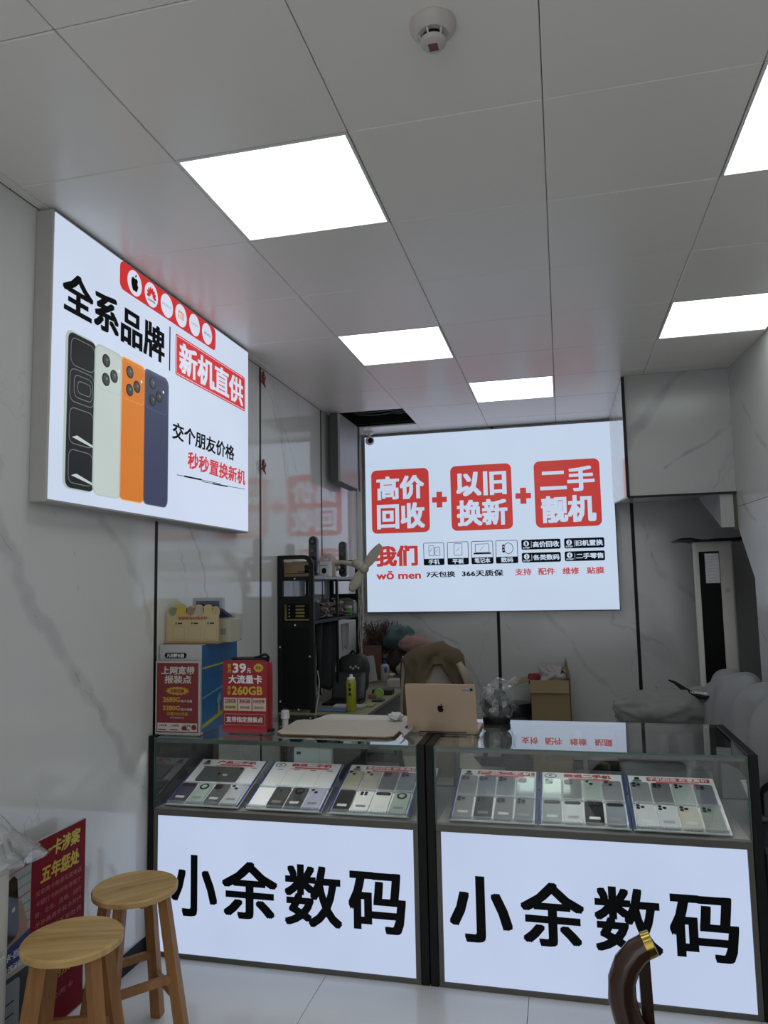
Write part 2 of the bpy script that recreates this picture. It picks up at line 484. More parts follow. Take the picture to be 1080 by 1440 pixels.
# ================================================================== THE SETTING
HC = 3.007                      # ceiling height
XW = -0.645                     # wall on the sign side
YB = 4.56                       # back wall
YF = -4.5                       # open shop front behind the camera
def XR(y): return 2.40 - (y - 2.4) * 0.08   # wall by the sofa runs slightly askew
ALC = 2.90                      # wall y where the alcove by the air conditioner opens

def strokes(fix, pts, w, st, core=True):
    P_ = [(fix, a, b) if fix < 2.3 and fix < 0 else ((a, fix, b) if fix > 2.5 else (fix, a, b)) for a, b in pts]
    out = [(p, q, w, st) for p, q in zip(P_, P_[1:])]
    if core: out += [(p, q, .010, min(.55, st * 1.8)) for p, q in zip(P_, P_[1:])]
    return out
LV = strokes(-.645, ((.0, 1.84), (.19, 1.53), (.54, 1.15), (.74, .95), (.95, .66)), .055, .26)
LV += strokes(-.645, ((.60, 1.88), (.76, 1.79), (.89, 1.59), (.98, 1.36)), .035, .20) + strokes(-.645, ((.28, 1.89), (.38, 1.76), (.42, 1.62)), .012, .28, False)
LV += strokes(-.645, ((.05, 3.0), (.18, 2.84)), .012, .4, False) + strokes(-.645, ((2.40, 2.9), (2.64, 2.5), (2.72, 2.2)), .010, .4, False) + strokes(-.645, ((2.53, 2.98), (2.70, 2.65), (3.05, 2.3)), .012, .3, False)
BV = strokes(4.56, ((1.0, 1.36), (1.23, 1.09), (1.45, .79), (1.70, .45)), .035, .22) + strokes(4.56, ((.66, 1.31), (.77, 1.03), (.90, .76)), .012, .42, False) + strokes(4.56, ((.10, 1.0), (.42, .81), (.62, .55)), .045, .22, False)
BV += strokes(4.56, ((1.90, 2.06), (2.0, 1.69), (2.2, 1.48), (2.36, 1.3)), .03, .22) + strokes(4.56, ((1.82, 1.06), (1.94, .73), (2.0, .6)), .012, .4, False) + strokes(4.56, ((-.45, 1.32), (-.12, 1.13)), .03, .2, False)
SV = strokes(3.15, ((2.04, 3.02), (1.90, 2.86), (1.79, 2.70), (1.67, 2.54)), .050, .48, False) + strokes(3.15, ((2.37, 2.68), (2.23, 2.57)), .035, .42, False) + strokes(3.15, ((2.23, 2.57), (2.11, 2.46), (1.99, 2.41), (1.90, 2.34)), .018, .5, False) + strokes(3.15, ((2.03, 2.14), (2.19, 2.21), (2.33, 2.24)), .010, .4, False)
RV = [((XR(a[0]), *a), (XR(b[0]), *b), w, .32) for a, b, w in (((2.9, 2.68), (2.62, 2.4), .02), ((2.62, 2.4), (2.4, 2.2), .014), ((3.15, 2.2), (2.9, 2.0), .03), ((2.9, 2.0), (2.5, 1.78), .02), ((3.05, 1.5), (2.75, 1.2), .02))]
m_marL = marble('marble_wall', (.75, .86, .5), rough=.08, lines=LV, plain=.5)
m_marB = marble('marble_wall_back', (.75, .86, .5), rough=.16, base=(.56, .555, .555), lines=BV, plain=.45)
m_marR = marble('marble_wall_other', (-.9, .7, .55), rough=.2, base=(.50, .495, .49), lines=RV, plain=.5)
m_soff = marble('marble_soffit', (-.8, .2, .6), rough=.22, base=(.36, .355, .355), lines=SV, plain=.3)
m_ceil = mat('ceiling_metal', (.80, .775, .735), .28, metal=0.0, var=.02, scale=3, spec=.6)
m_ceil_back = mat('ceiling_void', (.05, .05, .05), .8)
m_black = mat('black_trim', (.006, .006, .0065), .45, spec=.22)
m_dark = mat('dark_void', (.02, .02, .02), .8)
m_grey = mat('grey_aluminium', (.115, .11, .10), .42, metal=.2, var=.04, spec=.3)
m_white = mat('white_plastic', (.72, .72, .70), .35)
m_lampw = lit('panel_light', (.90, 1.0, .95), LIGHT_PANEL, var=.01)

# floor: backing slab and 0.8 m glazed tiles
m_grout = mat('grout', (.12, .12, .12), .8)
m_tile = mat('floor_tile', (.66, .65, .645), .16, var=.05, scale=2.5, spec=.5)
fl = struct(MB().box(-.8, 3.4, YF - 1.5, 4.7, -.06, -.006).build('floor', m_grout))
def clipped(x0, x1, lo, hi): return max(x0, lo), min(x1, hi)
tile_me = {}
for i in range(-2, 5):
    for j in range(-7, 6):
        x0, x1 = clipped(.185 + .82 * i, .185 + .82 * (i + 1), -.8, 3.4)
        y0, y1 = clipped(.14 + .82 * j, .14 + .82 * (j + 1), YF - 1.5, 4.7)
        if x1 - x0 < .02 or y1 - y0 < .02: continue
        key = (round(x1 - x0, 3), round(y1 - y0, 3))
        if key not in tile_me:
            o = MB().box(.001, key[0] - .001, .001, key[1] - .001, -.006, 0, .0008).build('tile', m_tile, fl, world=False); tile_me[key] = o.data
        else:
            o = bpy.data.objects.new('tile', tile_me[key]); COL.objects.link(o); o.parent = fl
        o.location = (x0, y0, 0)

# ceiling: dark void above, 0.6 m metal panels clipped in, each very slightly out of true
ce = struct(MB().box(-.8, 3.4, YF, 4.7, HC + .25, HC + .30).build('ceiling', m_ceil_back))
LAMPS = [(0, 0), (0, 3), (1, 5), (3, 0), (3, 3), (0, -3), (3, -3), (0, -6), (3, -6)]
HOLE = (-1, 6)
cache = {}
for i in range(-2, 5):
    for j in range(-8, 8):
        if (i, j) in LAMPS or (i, j) == HOLE: continue
        x0, x1 = clipped(.6 * i, .6 * (i + 1), XW, 3.0)
        y0, y1 = clipped(.6 * j, .6 * (j + 1), YF, YB)
        if x1 - x0 < .02 or y1 - y0 < .02: continue
        if i >= 3: x1 = min(x1, 3.0)
        if i >= 2 and i > 3 and XR(y0) < x0: continue
        key = (round(x1 - x0, 3), round(y1 - y0, 3))
        if key not in cache:
            o = MB().box(.0012, key[0] - .0012, .0012, key[1] - .0012, 0, .014, .003).build('panel', m_ceil, ce, world=False); cache[key] = o.data
        else:
            o = bpy.data.objects.new('panel', cache[key]); COL.objects.link(o); o.parent = ce
        o.location = (x0, y0, HC)
        o.rotation_euler = (random.uniform(-.0012, .0012), random.uniform(-.0012, .0012), 0)
cb = MB()
for i in range(-1, 6): cb.box(.6 * i - .012, .6 * i + .012, YF, 4.5, HC + .016, HC + .04)
for j in range(-7, 8): cb.box(XW, 3.0, .6 * j - .004, .6 * j + .004, HC + .03, HC + .034)
cb.build('ceiling_carrier', mat('carrier_steel', (.06, .06, .06), .6), ce)
# wires and battens seen through the missing panel
vb = MB()
for k, y in enumerate((3.72, 3.86, 4.02, 4.12)): vb.beam((XW, y, HC + .12 + .02 * k), (.1, y + .02, HC + .12 + .02 * k), .035, .02)
for k in range(4):
    vb.tube([(-.5 + .1 * q, 3.75 + .09 * k + .02 * math.sin(q * 1.7 + k), HC + .07 + .01 * math.cos(q * 2.1)) for q in range(7)], .004, 6)
vb.build('void_batten', mat('void_steel', (.22, .22, .22), .5, metal=.4), ce)

for k, (i, j) in enumerate(LAMPS):
    x0, y0 = .6 * i, .6 * j
    w = .6 if i < 3 else min(.6, XR(y0 + .6) - x0 - .004)
    where = {(0, 0): 'bright square ceiling light panel above the wall sign showing phones', (0, 3): 'square ceiling light panel one row behind the largest one, nearer the rack',
             (1, 5): 'small looking ceiling light panel closest to the illuminated back wall sign', (3, 0): 'ceiling light panel cut off by the picture edge, nearest the smoke detector',
             (3, 3): 'ceiling light panel next to the marble bulkhead'}.get((i, j), None)
    if where is None: where = 'ceiling light panel %s on the %s side' % ('over the shop entrance' if j == -6 else 'above the viewer', 'wall sign' if i == 0 else 'sofa')
    t = thing('ceiling_light', where, 'ceiling light', (x0 + w / 2, y0 + .3, HC), group='ceiling light panels')
    f = MB(); b = .012
    for a in ((x0 + .002, x0 + w - .002, y0 + .002, y0 + b), (x0 + .002, x0 + w - .002, y0 + .6 - b, y0 + .598), (x0 + .002, x0 + b, y0 + b, y0 + .6 - b), (x0 + w - b, x0 + w - .002, y0 + b, y0 + .6 - b)):
        f.box(*a, HC - .001, HC + .012)
    f.build('frame', m_white, t)
    MB().box(x0 + b, x0 + w - b, y0 + b, y0 + .6 - b, HC + .002, HC + .009).build('diffuser', m_lampw, t)

# walls: dark backing, stone panels as pieces, black joint trims
def panel_wall(name, backing, pieces):
    w = struct(backing.build(name, m_dark))
    for pm, m in pieces: pm.build('panel', m, w)
    return w
pieces = []
ys = [YF, -2.65, -1.44, -.22, 1.0, 2.23, 3.46, YB]
for a, b in zip(ys, ys[1:]): pieces.append((MB().box(XW - .02, XW, a + .008, b - .008, 0, HC, .001), m_marL))
panel_wall('wall_left', MB().box(XW - .12, XW - .012, YF, YB + .1, 0, HC + .25), pieces)
n = 0
for y in ys[1:-1]:
    n += 1
    struct(MB().box(XW - .011, XW + .002, y - .012, y + .012, 0, HC, .001).build('trim_%d' % n, m_black))
pieces = []
xs = [XW, .63, 1.805, 3.0]
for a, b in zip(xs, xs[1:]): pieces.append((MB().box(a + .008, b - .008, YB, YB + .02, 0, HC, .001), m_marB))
panel_wall('wall_back', MB().box(XW - .1, 3.1, YB + .012, YB + .12, 0, HC + .25), pieces)
for x in xs[1:-1]:
    n += 1
    struct(MB().box(x - .014, x + .014, YB - .003, YB + .011, 0, HC, .001).build('trim_%d' % n, m_black))
# corner trim beside the back sign
n += 1; struct(MB().box(XW, XW + .05, YB - .05, YB, 0, HC, .002).build('trim_%d' % n, m_white))
# wall by the sofa: upper and lower stone panels, the lower one cut away diagonally under the stair
def rw(poly):
    m = MB(); d = .05
    A = [(XR(y), y, z) for y, z in poly]; B = [(XR(y) + d, y, z) for y, z in poly]; k = len(poly)
    m.add(A + B, [tuple(reversed(range(k))), tuple(range(k, 2 * k))] + [(i, (i + 1) % k, k + (i + 1) % k, k + i) for i in range(k)])
    return m
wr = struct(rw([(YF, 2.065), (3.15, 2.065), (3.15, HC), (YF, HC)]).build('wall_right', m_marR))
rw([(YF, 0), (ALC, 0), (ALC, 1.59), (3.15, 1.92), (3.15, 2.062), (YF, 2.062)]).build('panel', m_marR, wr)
n += 1; struct(MB().beam((XR(3.16) - .004, 3.16, 1.91), (XR(3.16) - .004, 3.16, 2.34), .012, .03, up=(1, 0, 0)).build('trim_%d' % n, mat('brass_trim', (.08, .07, .045), .5, metal=.5)))
# alcove behind it, its shade put into a darkened wall colour
m_alc = mat('alcove_shade', (.045, .042, .038), .8, spec=.2)
struct(MB().box(2.98, 3.06, ALC - .1, YB, 0, HC).build('wall_alcove', m_alc))
struct(MB().box(XR(ALC) + .06, 2.98, ALC - .1, ALC - .05, 0, HC).build('wall_alcove_return', m_alc))
# marble bulkhead under the stairs
sx = 1.655
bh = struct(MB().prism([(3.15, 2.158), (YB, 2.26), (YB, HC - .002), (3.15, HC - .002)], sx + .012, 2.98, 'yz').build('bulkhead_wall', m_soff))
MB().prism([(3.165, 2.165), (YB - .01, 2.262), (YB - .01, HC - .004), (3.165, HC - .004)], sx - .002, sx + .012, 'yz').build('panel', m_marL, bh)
n += 1; struct(MB().box(sx - .006, sx + .014, 3.138, 3.152, 2.158, HC - .01).build('trim_%d' % n, m_black))
n += 1; struct(MB().box(sx, XR(3.15) + .0, 3.138, 3.152, 2.150, 2.165).build('trim_%d' % n, m_black))
# slanted underside of the stair flight, closing the alcove
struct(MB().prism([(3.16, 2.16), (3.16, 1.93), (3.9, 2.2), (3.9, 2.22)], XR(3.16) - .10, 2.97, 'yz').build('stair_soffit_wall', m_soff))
# baseboard
struct(MB().box(XW, XW + .012, YF, YB, 0, .08, .002).build('baseboard_left', m_black))
struct(MB().box(XW + .02, 2.97, YB - .012, YB, 0, .08, .002).build('baseboard_back', m_black))

# ceiling panel hanging down on its clips beside the opening
t = thing('hanging_ceiling_panel', 'grey ceiling panel hanging down edge-on below the opening in the ceiling', 'ceiling panel', (-.52, 3.8, 2.45))
MB().box(-.535, -.515, 3.56, 4.14, 2.44, 3.0, .003).build('panel_sheet', mat('panel_grey', (.36, .36, .365), .4), t)
f = MB(); f.box(-.60, -.535, 3.56, 3.575, 2.43, 3.0); f.box(-.60, -.535, 4.12, 4.135, 2.43, 3.0); f.box(-.60, -.535, 3.575, 4.12, 2.43, 2.445)
f.build('folded_edge', mat('panel_edge_shade', (.07, .07, .07), .6), t)  # near-black colour stands in for the shaded gap behind the sheet
f = MB().box(-.514, -.505, 4.11, 4.14, 2.42, 3.0, .002); f.build('clip_rail', mat('rail_dark', (.08, .07, .06), .5), t)

# ================================================================== LIT SIGNS
e_white = lit('sign_white', srgb(205, 217, 238), SIGN, var=.05, scale=1.3)
e_back = lit('back_sign_white', srgb(196, 212, 234), SIGN, var=.03, scale=1.1)
e_cnt = lit('counter_white', srgb(190, 204, 232), SIGN, var=.04, scale=2)
e_red = lit('film_red', srgb(205, 40, 42), .9)
e_red2 = lit('film_red_back', srgb(182, 52, 48), .95)
e_txt = lit('film_text_white', srgb(215, 222, 240), SIGN)
p_black = mat('print_black', (.003, .004, .005), .6, spec=.12)
p_navy = mat('print_dark', (.008, .013, .017), .6, spec=.15)

def box_sign_x(name, label, cat, x0, x1, y0, y1, z0, z1, face, frame_m, b=.012):
    t = thing(name, label, cat, (x0, (y0 + y1) / 2, z0))
    MB().box(x0, x1 - .003, y0, y1, z0, z1, .003).build('frame', frame_m, t)
    MB().box(x1 - .004, x1, y0 + b, y1 - b, z0 + b, z1 - b).build('light_face', face, t)
    return t
t = box_sign_x('wall_sign', 'illuminated wall sign with four phones and brand emblems on the marble wall', 'sign', XW, -.57, .14, 1.885, 1.908, 2.998, e_white, mat('sign_side', (.42, .41, .39), .35, metal=.2), b=.010)
P = Print((-.57, 0, 0), (0, 1, 0), (0, 0, 1))
P.text('全系品牌', .197, 2.634, .925, 2.80, p_black, .036)
P.rect(.968, 2.62, .978, 2.835, p_black)
P.rr(.56, 2.862, 1.449, 2.988, .03, e_red)
for u in (.671, .806, .942, 1.076, 1.213, 1.349): P.poly(circ(u, 2.926, .056, 28), e_txt, 2)
# bitten fruit emblem
def fruit(P, u, v, s, m, bite, layer=3):
    R = []
    pr = [(0, .80), (.16, .86), (.34, .86), (.52, .76), (.62, .60), (.66, .38), (.62, .10), (.50, -.18), (.36, -.38), (.24, -.46), (.12, -.42), (0, -.38), (-.12, -.42), (-.24, -.46), (-.36, -.38), (-.50, -.18), (-.62, .10), (-.66, .38), (-.62, .60), (-.52, .76), (-.34, .86), (-.16, .86)]
    P.poly([(u + a * s * .92, v + (b - .35) * s) for a, b in pr], m, layer)
    P.poly([(u + .66 * s + a * .25 * s, v + .10 * s + b * .27 * s) for a, b in circ(0, 0, 1, 14)], bite, layer + 1)
    P.poly([(u + a * s, v + (b - .35) * s) for a, b in ((.02, .92), (.04, 1.08), (.14, 1.22), (.30, 1.30), (.29, 1.14), (.18, .99))], m, layer)
fruit(P, .671, 2.926, .046, p_black, e_txt)
for k in range(8):      # fan of petals
    a = math.radians(-8 + k * 28); c, s_ = math.cos(a), math.sin(a)
    pts = [(.006, 0), (.024, -.0085), (.038, -.005), (.041, 0), (.038, .005), (.024, .0085)]
    P.poly([(.806 + c * p - s_ * q, 2.921 + s_ * p + c * q) for p, q in pts], e_red, 3)
P.text('HUAWEI', .776, 2.893, .836, 2.903, p_black, .02)
P.text('HONOR', .900, 2.919, .984, 2.933, lit('film_blue', srgb(90, 160, 215), .9), 0)
e_or = lit('film_orange', srgb(225, 130, 60), .9)
P.rect(1.050, 2.906, 1.057, 2.946, e_or, 3).rect(1.050, 2.939, 1.088, 2.946, e_or, 3).rect(1.067, 2.906, 1.073, 2.932, e_or, 3).rect(1.082, 2.906, 1.089, 2.946, e_or, 3).rect(1.096, 2.906, 1.103, 2.946, e_or, 3)
P.text('oppo', 1.178, 2.919, 1.248, 2.936, lit('film_grey', srgb(150, 165, 160), .9), 0)
P.text('vivo', 1.312, 2.915, 1.386, 2.937, lit('film_paleblue', srgb(110, 135, 200), .9), .01)
P.rr(1.027, 2.618, 1.832, 2.822, .012, e_red)
P.rring(1.034, 2.625, 1.825, 2.815, .010, .003, e_txt, 2)
P.text('新机直供', 1.062, 2.640, 1.80, 2.795, e_txt, .034)
P.text('交个朋友价格', 1.0, 2.300, 1.68, 2.385, p_black, .025, slant=.06)
P.text('秒秒置换新机', 1.15, 2.182, 1.83, 2.268, e_red, .028, slant=.06)
P.line((1.05, 2.133), (1.52, 2.150), .003, p_black).line((1.30, 2.134), (1.83, 2.160), .003, p_black).line((1.12, 2.136), (1.30, 2.143), .008, p_black).line((1.42, 2.139), (1.60, 2.147), .007, p_black)
# the printed phones
e_silver = lit('film_silver', srgb(196, 208, 204), .85); e_pale = lit('film_pale', srgb(178, 193, 190), .85)
e_orange = lit('film_orange_phone', srgb(214, 122, 34), .85); e_orange2 = lit('film_orange_rim', srgb(235, 160, 70), .9)
e_blue = lit('film_navy', srgb(55, 62, 92), .8); e_blue2 = lit('film_navy_rim', srgb(95, 104, 138), .85)
e_dk = lit('film_nearblack', srgb(18, 22, 26), .8); e_line = lit('film_linegrey', srgb(120, 130, 128), .8)
P.rr(.222, 1.967, .41, 2.572, .035, e_pale, 1).rr(.237, 1.972, .41, 2.566, .03, e_dk, 2)
for (a, b, c, d) in ((.252, 2.44, .40, 2.55), (.25, 2.30, .40, 2.43), (.252, 2.14, .40, 2.28), (.252, 1.99, .40, 2.12)):
    P.rring(a, b, c, d, .03, .003, e_line, 3)
P.rring(.275, 2.32, .39, 2.41, .025, .003, e_line, 3).rring(.295, 2.34, .38, 2.39, .02, .003, e_line, 3)
P.poly([(.27, 2.165), (.40, 2.145), (.40, 2.153), (.30, 2.176)], e_silver, 4).poly([(.27, 2.02), (.40, 1.998), (.40, 2.006), (.30, 2.03)], e_silver, 4)
for (u0, u1, ca, cb, cc) in ((.397, .592, e_pale, e_silver, e_silver), (.566, .768, e_orange2, e_orange, e_orange2), (.748, .965, e_blue2, e_blue, e_blue)):
    P.rr(u0, 1.963, u1, 2.574, .038, ca, 4).rr(u0 + .009, 1.967, u1 - .006, 2.567, .034, cb, 5)
    P.rring(u0 + .016, 2.395, u1 - .012, 2.560, .03, .0022, ca, 6)
    for (a, b) in ((.074, 2.518), (.129, 2.468), (.074, 2.440)):
        P.poly(circ(u0 + a, b, .027, 20), e_dk, 7); P.poly(circ(u0 + a, b, .020, 18), mat('lens_print', (.02, .03, .03), .3), 8); P.poly(circ(u0 + a + .004, b + .004, .006, 10), e_line, 9)
    P.poly(circ(u0 + .165, 2.50, .007, 10), e_txt, 7)
P.build('lettering', t)
t = thing('back_sign', 'large illuminated red and white sign covering the back wall', 'sign', (.55, 4.53, 1.35))
MB().box(-.562, 1.668, 4.503, 4.558, 1.342, 2.985, .003).build('frame', mat('sign_edge', (.10, .11, .13), .4), t)
MB().box(-.556, 1.662, 4.50, 4.506, 1.350, 2.978).build('light_face', e_back, t)
P = Print((0, 4.50, 0), (1, 0, 0), (0, 0, 1), lift=.0008)
for (u0, u1, a, b) in ((-.499, .045, '高价', '回收'), (.245, .793, '以旧', '换新'), (.991, 1.552, '二手', '靓机')):
    P.rr(u0, 2.069, u1, 2.660, .05, e_red2)
    P.text(a, u0 + .05, 2.378, u1 - .045, 2.598, e_back, .040)
    P.text(b, u0 + .05, 2.108, u1 - .045, 2.345, e_back, .040)
for u in (.139, .891): P.rect(u - .068, 2.335, u + .068, 2.384, e_red2); P.rect(u - .026, 2.288, u + .026, 2.432, e_red2, 2)
P.text('我们', -.474, 1.764, -.073, 1.953, e_red2, .042)
P.text('wǒ men', -.466, 1.646, -.048, 1.722, e_red2, .03)
for (u0, u1, s) in ((-.020, .170, '手机'), (.198, .390, '平板'), (.414, .610, '笔记本'), (.632, .826, '数码')):
    P.rring(u0, 1.765, u1, 1.970, .012, .005, p_navy)
    P.poly([(u0 + .004, 1.768), (u1 - .004, 1.768), (u1 - .004, 1.824), (u0 + .004, 1.824)], p_navy)
    k = .022 if len(s) == 2 else .006
    P.text(s, u0 + .022 + k, 1.774, u1 - .022 - k, 1.819, e_back, .03)
P.rring(.028, 1.850, .078, 1.945, .008, .004, p_navy, 2).rring(.083, 1.850, .133, 1.930, .008, .004, p_navy, 2).line((.04, 1.885), (.06, 1.92), .003, p_navy).line((.095, 1.88), (.115, 1.91), .003, p_navy)
P.rring(.258, 1.848, .334, 1.955, .008, .004, p_navy, 2).line((.28, 1.885), (.31, 1.92), .003, p_navy)
P.rring(.450, 1.868, .575, 1.945, .006, .004, p_navy, 2).rect(.435, 1.852, .590, 1.866, p_navy).line((.49, 1.885), (.53, 1.925), .003, p_navy)
P.ring(circ(.745, 1.898, .042, 24, .050), circ(.745, 1.898, .037, 24, .045), p_navy).rr(.690, 1.862, .712, 1.932, .006, p_navy, 3)
P.poly(circ(.701, 1.912, .006, 10), e_back, 4).poly(circ(.701, 1.884, .006, 10), e_back, 4)
for (u0, u1, v0, v1, num, s) in ((.859, 1.195, 1.881, 1.969, '1', '高价回收'), (1.226, 1.562, 1.881, 1.969, '3', '旧机置换'), (.859, 1.193, 1.768, 1.853, '2', '各类数码'), (1.226, 1.562, 1.770, 1.855, '4', '二手零售')):
    P.rr(u0, v0, u1, v1, .014, p_navy)
    P.poly(circ(u0 + .042, v0 + .052, .024, 18), e_back, 2).text(num, u0 + .035, v0 + .036, u0 + .049, v0 + .068, p_navy, .04, 3).text('STEP', u0 + .012, v0 + .009, u0 + .074, v0 + .023, e_back, .03)
    P.rect(u0 + .084, v0 + .015, u0 + .087, v1 - .015, e_back, 2)
    P.text(s, u0 + .097, v0 + .018, u1 - .012, v1 - .018, e_back, .035)
P.text('7天包换', .002, 1.655, .264, 1.708, p_navy, .03).text('366天质保', .325, 1.655, .692, 1.711, p_navy, .03)
for u0, u1, s in ((.795, .936, '支持'), (.996, 1.139, '配件'), (1.203, 1.342, '维修'), (1.407, 1.55, '贴膜')): P.text(s, u0, 1.657, u1, 1.716, e_red2, .026)
P.build('lettering', t)

# dome camera at the top corner of the back sign
t = thing('security_camera', 'small white camera with a black eye at the top corner of the back sign', 'camera', (-.48, 4.40, 3.0))
MB().lathe([(.035, HC - .022), (.045, HC - .006), (.045, HC - .001)], (-.485, 4.40, 0), 20).tube([(-.485, 4.40, HC - .02), (-.485, 4.40, 2.95)], .012).build('mount', m_white, t, smooth='auto')
b = MB().ball((-.48, 4.40, 2.925), .042).build('camera_head', m_white, t, smooth=True)
MB().ball((-.468, 4.375, 2.922), .026).build('lens', m_black, t, smooth=True)

# smoke detector
t = thing('smoke_detector', 'round white smoke detector on the ceiling', 'smoke detector', (.935, -.37, HC))
c = (.935, -.37, 0); m_det = mat('detector_white', (.50, .46, .44), .4)
MB().lathe([(.040, HC - .030), (.050, HC - .020), (.058, HC - .012), (.060, HC - .0005)], c, 36).build('base', m_det, t, smooth='auto')
MB().lathe([(.026, HC - .046), (.026, HC - .028)], c, 24).build('chamber', m_black, t, smooth='auto')
MB().lathe([(.022, HC - .060), (.031, HC - .055), (.033, HC - .046), (.033, HC - .044)], c, 28).build('cap', m_det, t, smooth='auto')
f = MB()
for k in range(6):
    a = math.radians(60 * k + 15); f.beam((c[0] + .031 * math.cos(a), c[1] + .031 * math.sin(a), HC - .047), (c[0] + .036 * math.cos(a), c[1] + .036 * math.sin(a), HC - .028), .005, .003)
cr = f.build('cage_rib', m_det, t); cr['kind'] = 'stuff'
MB().box(c[0] - .012, c[0] + .012, c[1] - .012, c[1] + .014, HC - .0612, HC - .060).build('paper_label', mat('label_brown', (.16, .07, .07), .6), t)

# ribbon remnants on the wall strip
m_rib = mat('red_ribbon', (.30, .02, .02), .7)
for (y, z, h, lab) in ((2.24, 2.93, .10, 'torn red ribbon at the top of the black wall strip'), (2.24, 2.36, .09, 'torn red ribbon halfway down the black wall strip')):
    f = MB()
    for k in range(4):
        f.grid(lambda u, v, k=k: (XW + .006 + .012 * math.sin(v * 5 + k) ** 2 + .004 * k, y + (u - .5) * .022 + .02 * math.sin(k * 2.1 + v * 3) * v, z + h * (.5 - v * (0.6 + .15 * k))), 2, 6)
    o = f.build('ribbon', m_rib, solid=.001); tag(o, lab, 'ribbon')

# ================================================================== DISPLAY CASES
CY0, CY1, CT, CG = .95, 1.55, .93, .622
g_case = glass('case_glass', (.955, .98, .97))
g_edge = mat('glass_edge', (.05, .13, .11), .15)
m_deck = mat('case_deck', (.30, .29, .27), .45)
m_led = lit('led_strip', (1.0, .99, .97), 36.0)
def display_case(x0, x1, text_rect, label, black_l, black_r):
    t = thing('display_case', label, 'display case', ((x0 + x1) / 2, (CY0 + CY1) / 2, 0), group='display cases')
    fr = MB(); b = .021
    fr.box(x0, x1, CY0, CY0 + .03, 0, b, .002); fr.box(x0, x1, CY0, CY0 + .03, CG - .028, CG, .002)
    fr.box(x0, x0 + b, CY0, CY0 + .03, b, CG - .028, .002); fr.box(x1 - b, x1, CY0, CY0 + .03, b, CG - .028, .002)
    for x in (x0, x1 - .022): fr.box(x, x + .022, CY1 - .022, CY1, 0, CT - .006, .002)
    fr.box(x0 + .022, x1 - .022, CY1 - .02, CY1, CT - .03, CT - .006, .002); fr.box(x0 + .022, x1 - .022, CY1 - .02, CY1, CG - .02, CG, .002)
    fr.box(x0 + .6, x0 + .62, CY1 - .018, CY1 - .004, CG, CT - .03)
    fr.build('frame', m_grey, t)
    MB().box(x0 + .002, x1 - .002, CY0 + .031, CY1 - .001, .03, CG - .03).build('cabinet_body', mat('case_body', (.12, .12, .12), .6), t)
    MB().box(x0 + .001, x1 - .001, CY0 + .030, CY1 - .021, CG - .028, CG - .004).build('deck', m_deck, t)
    MB().box(x0 + b, x1 - b, CY0 + .004, CY0 + .022, b, CG - .028).build('light_face', e_cnt, t)
    P = Print((0, CY0 + .004, 0), (1, 0, 0), (0, 0, 1), lift=.0008)
    for ch, (a, bb, c, d) in zip('小余数码', text_rect): P.text(ch, a, bb, c, d, p_black, .024 if ch == '数' else .034, bv=.020)
    P.build('lettering', t)
    # panes: front, two ends, top, sliding rear panes
    MB().box(x0 + .001, x1 - .001, CY0 + .002, CY0 + .007, CG + .001, CT - .007).build('front_pane', g_case, t)
    for x in (x0 + .001, x1 - .006): MB().box(x, x + .005, CY0 + .008, CY1 - .023, CG + .001, CT - .007).build('end_pane', g_case, t)
    f = MB(); dz = .0055      # the top pane sits a few millimetres high at the back
    f.add([(x, y, z) for x in (x0, x1) for y, z in ((CY0, CT - .006), (CY1, CT - .006 + dz), (CY1, CT + dz), (CY0, CT))], [(3, 2, 1, 0), (4, 5, 6, 7), (1, 5, 4, 0), (2, 6, 5, 1), (3, 7, 6, 2), (0, 4, 7, 3)])
    f.build('top_pane', g_case, t)
    e = MB(); e.box(x0, x1, CY0 - .0012, CY0 - .0002, CT - .007, CT); e.box(x0, x0 + .0035, CY0 + .0008, CY0 + .0018, CG + .002, CT - .008); e.box(x1 - .0035, x1, CY0 + .0008, CY0 + .0018, CG + .002, CT - .008)
    e.build('glass_edge', g_edge, t)
    for a, bb, y in ((x0 + .022, x0 + .63, CY1 - .017), (x0 + .61, x1 - .022, CY1 - .009)):
        MB().box(a, bb, y, y + .004, CG + .001, CT - .031).build('sliding_pane', g_case, t)
    # black end boards
    for (a, bb) in (black_l, black_r): MB().box(a, bb, CY0 - .002, CY1 + .002, 0, CT + .006, .002).build('end_board', m_black, t)
    # light bar under the front edge of the top
    l = MB(); l.box(x0 + .008, x1 - .008, CY0 + .008, CY0 + .026, CT - .011, CT - .0065); l.box(x0 + .008, x1 - .008, CY0 + .008, CY0 + .0095, CT - .022, CT - .011)
    l = l.build('light_bar', m_grey, t)
    MB().box(x0 + .02, x1 - .02, CY0 + .011, CY0 + .024, CT - .0125, CT - .0112).build('lamp_strip', m_led, l)
    return t
rectA = [(-.524, .178, -.305, .435), (-.283, .188, -.028, .423), (.004, .180, .256, .428), (.284, .180, .526, .418)]
rectB = [(.704, .180, .952, .432), (.984, .190, 1.225, .428), (1.262, .190, 1.505, .430), (1.532, .188, 1.772, .420)]
caseA = display_case(-.613, .583, rectA, 'display case beside the stools, with a tablet and the red tin on top', (-.640, -.6145), (.5845, .6175))
caseB = display_case(.656, 1.838, rectB, 'display case behind the curved chair arm, filled with three trays of phones', (.6215, .6545), (1.8395, 1.874))

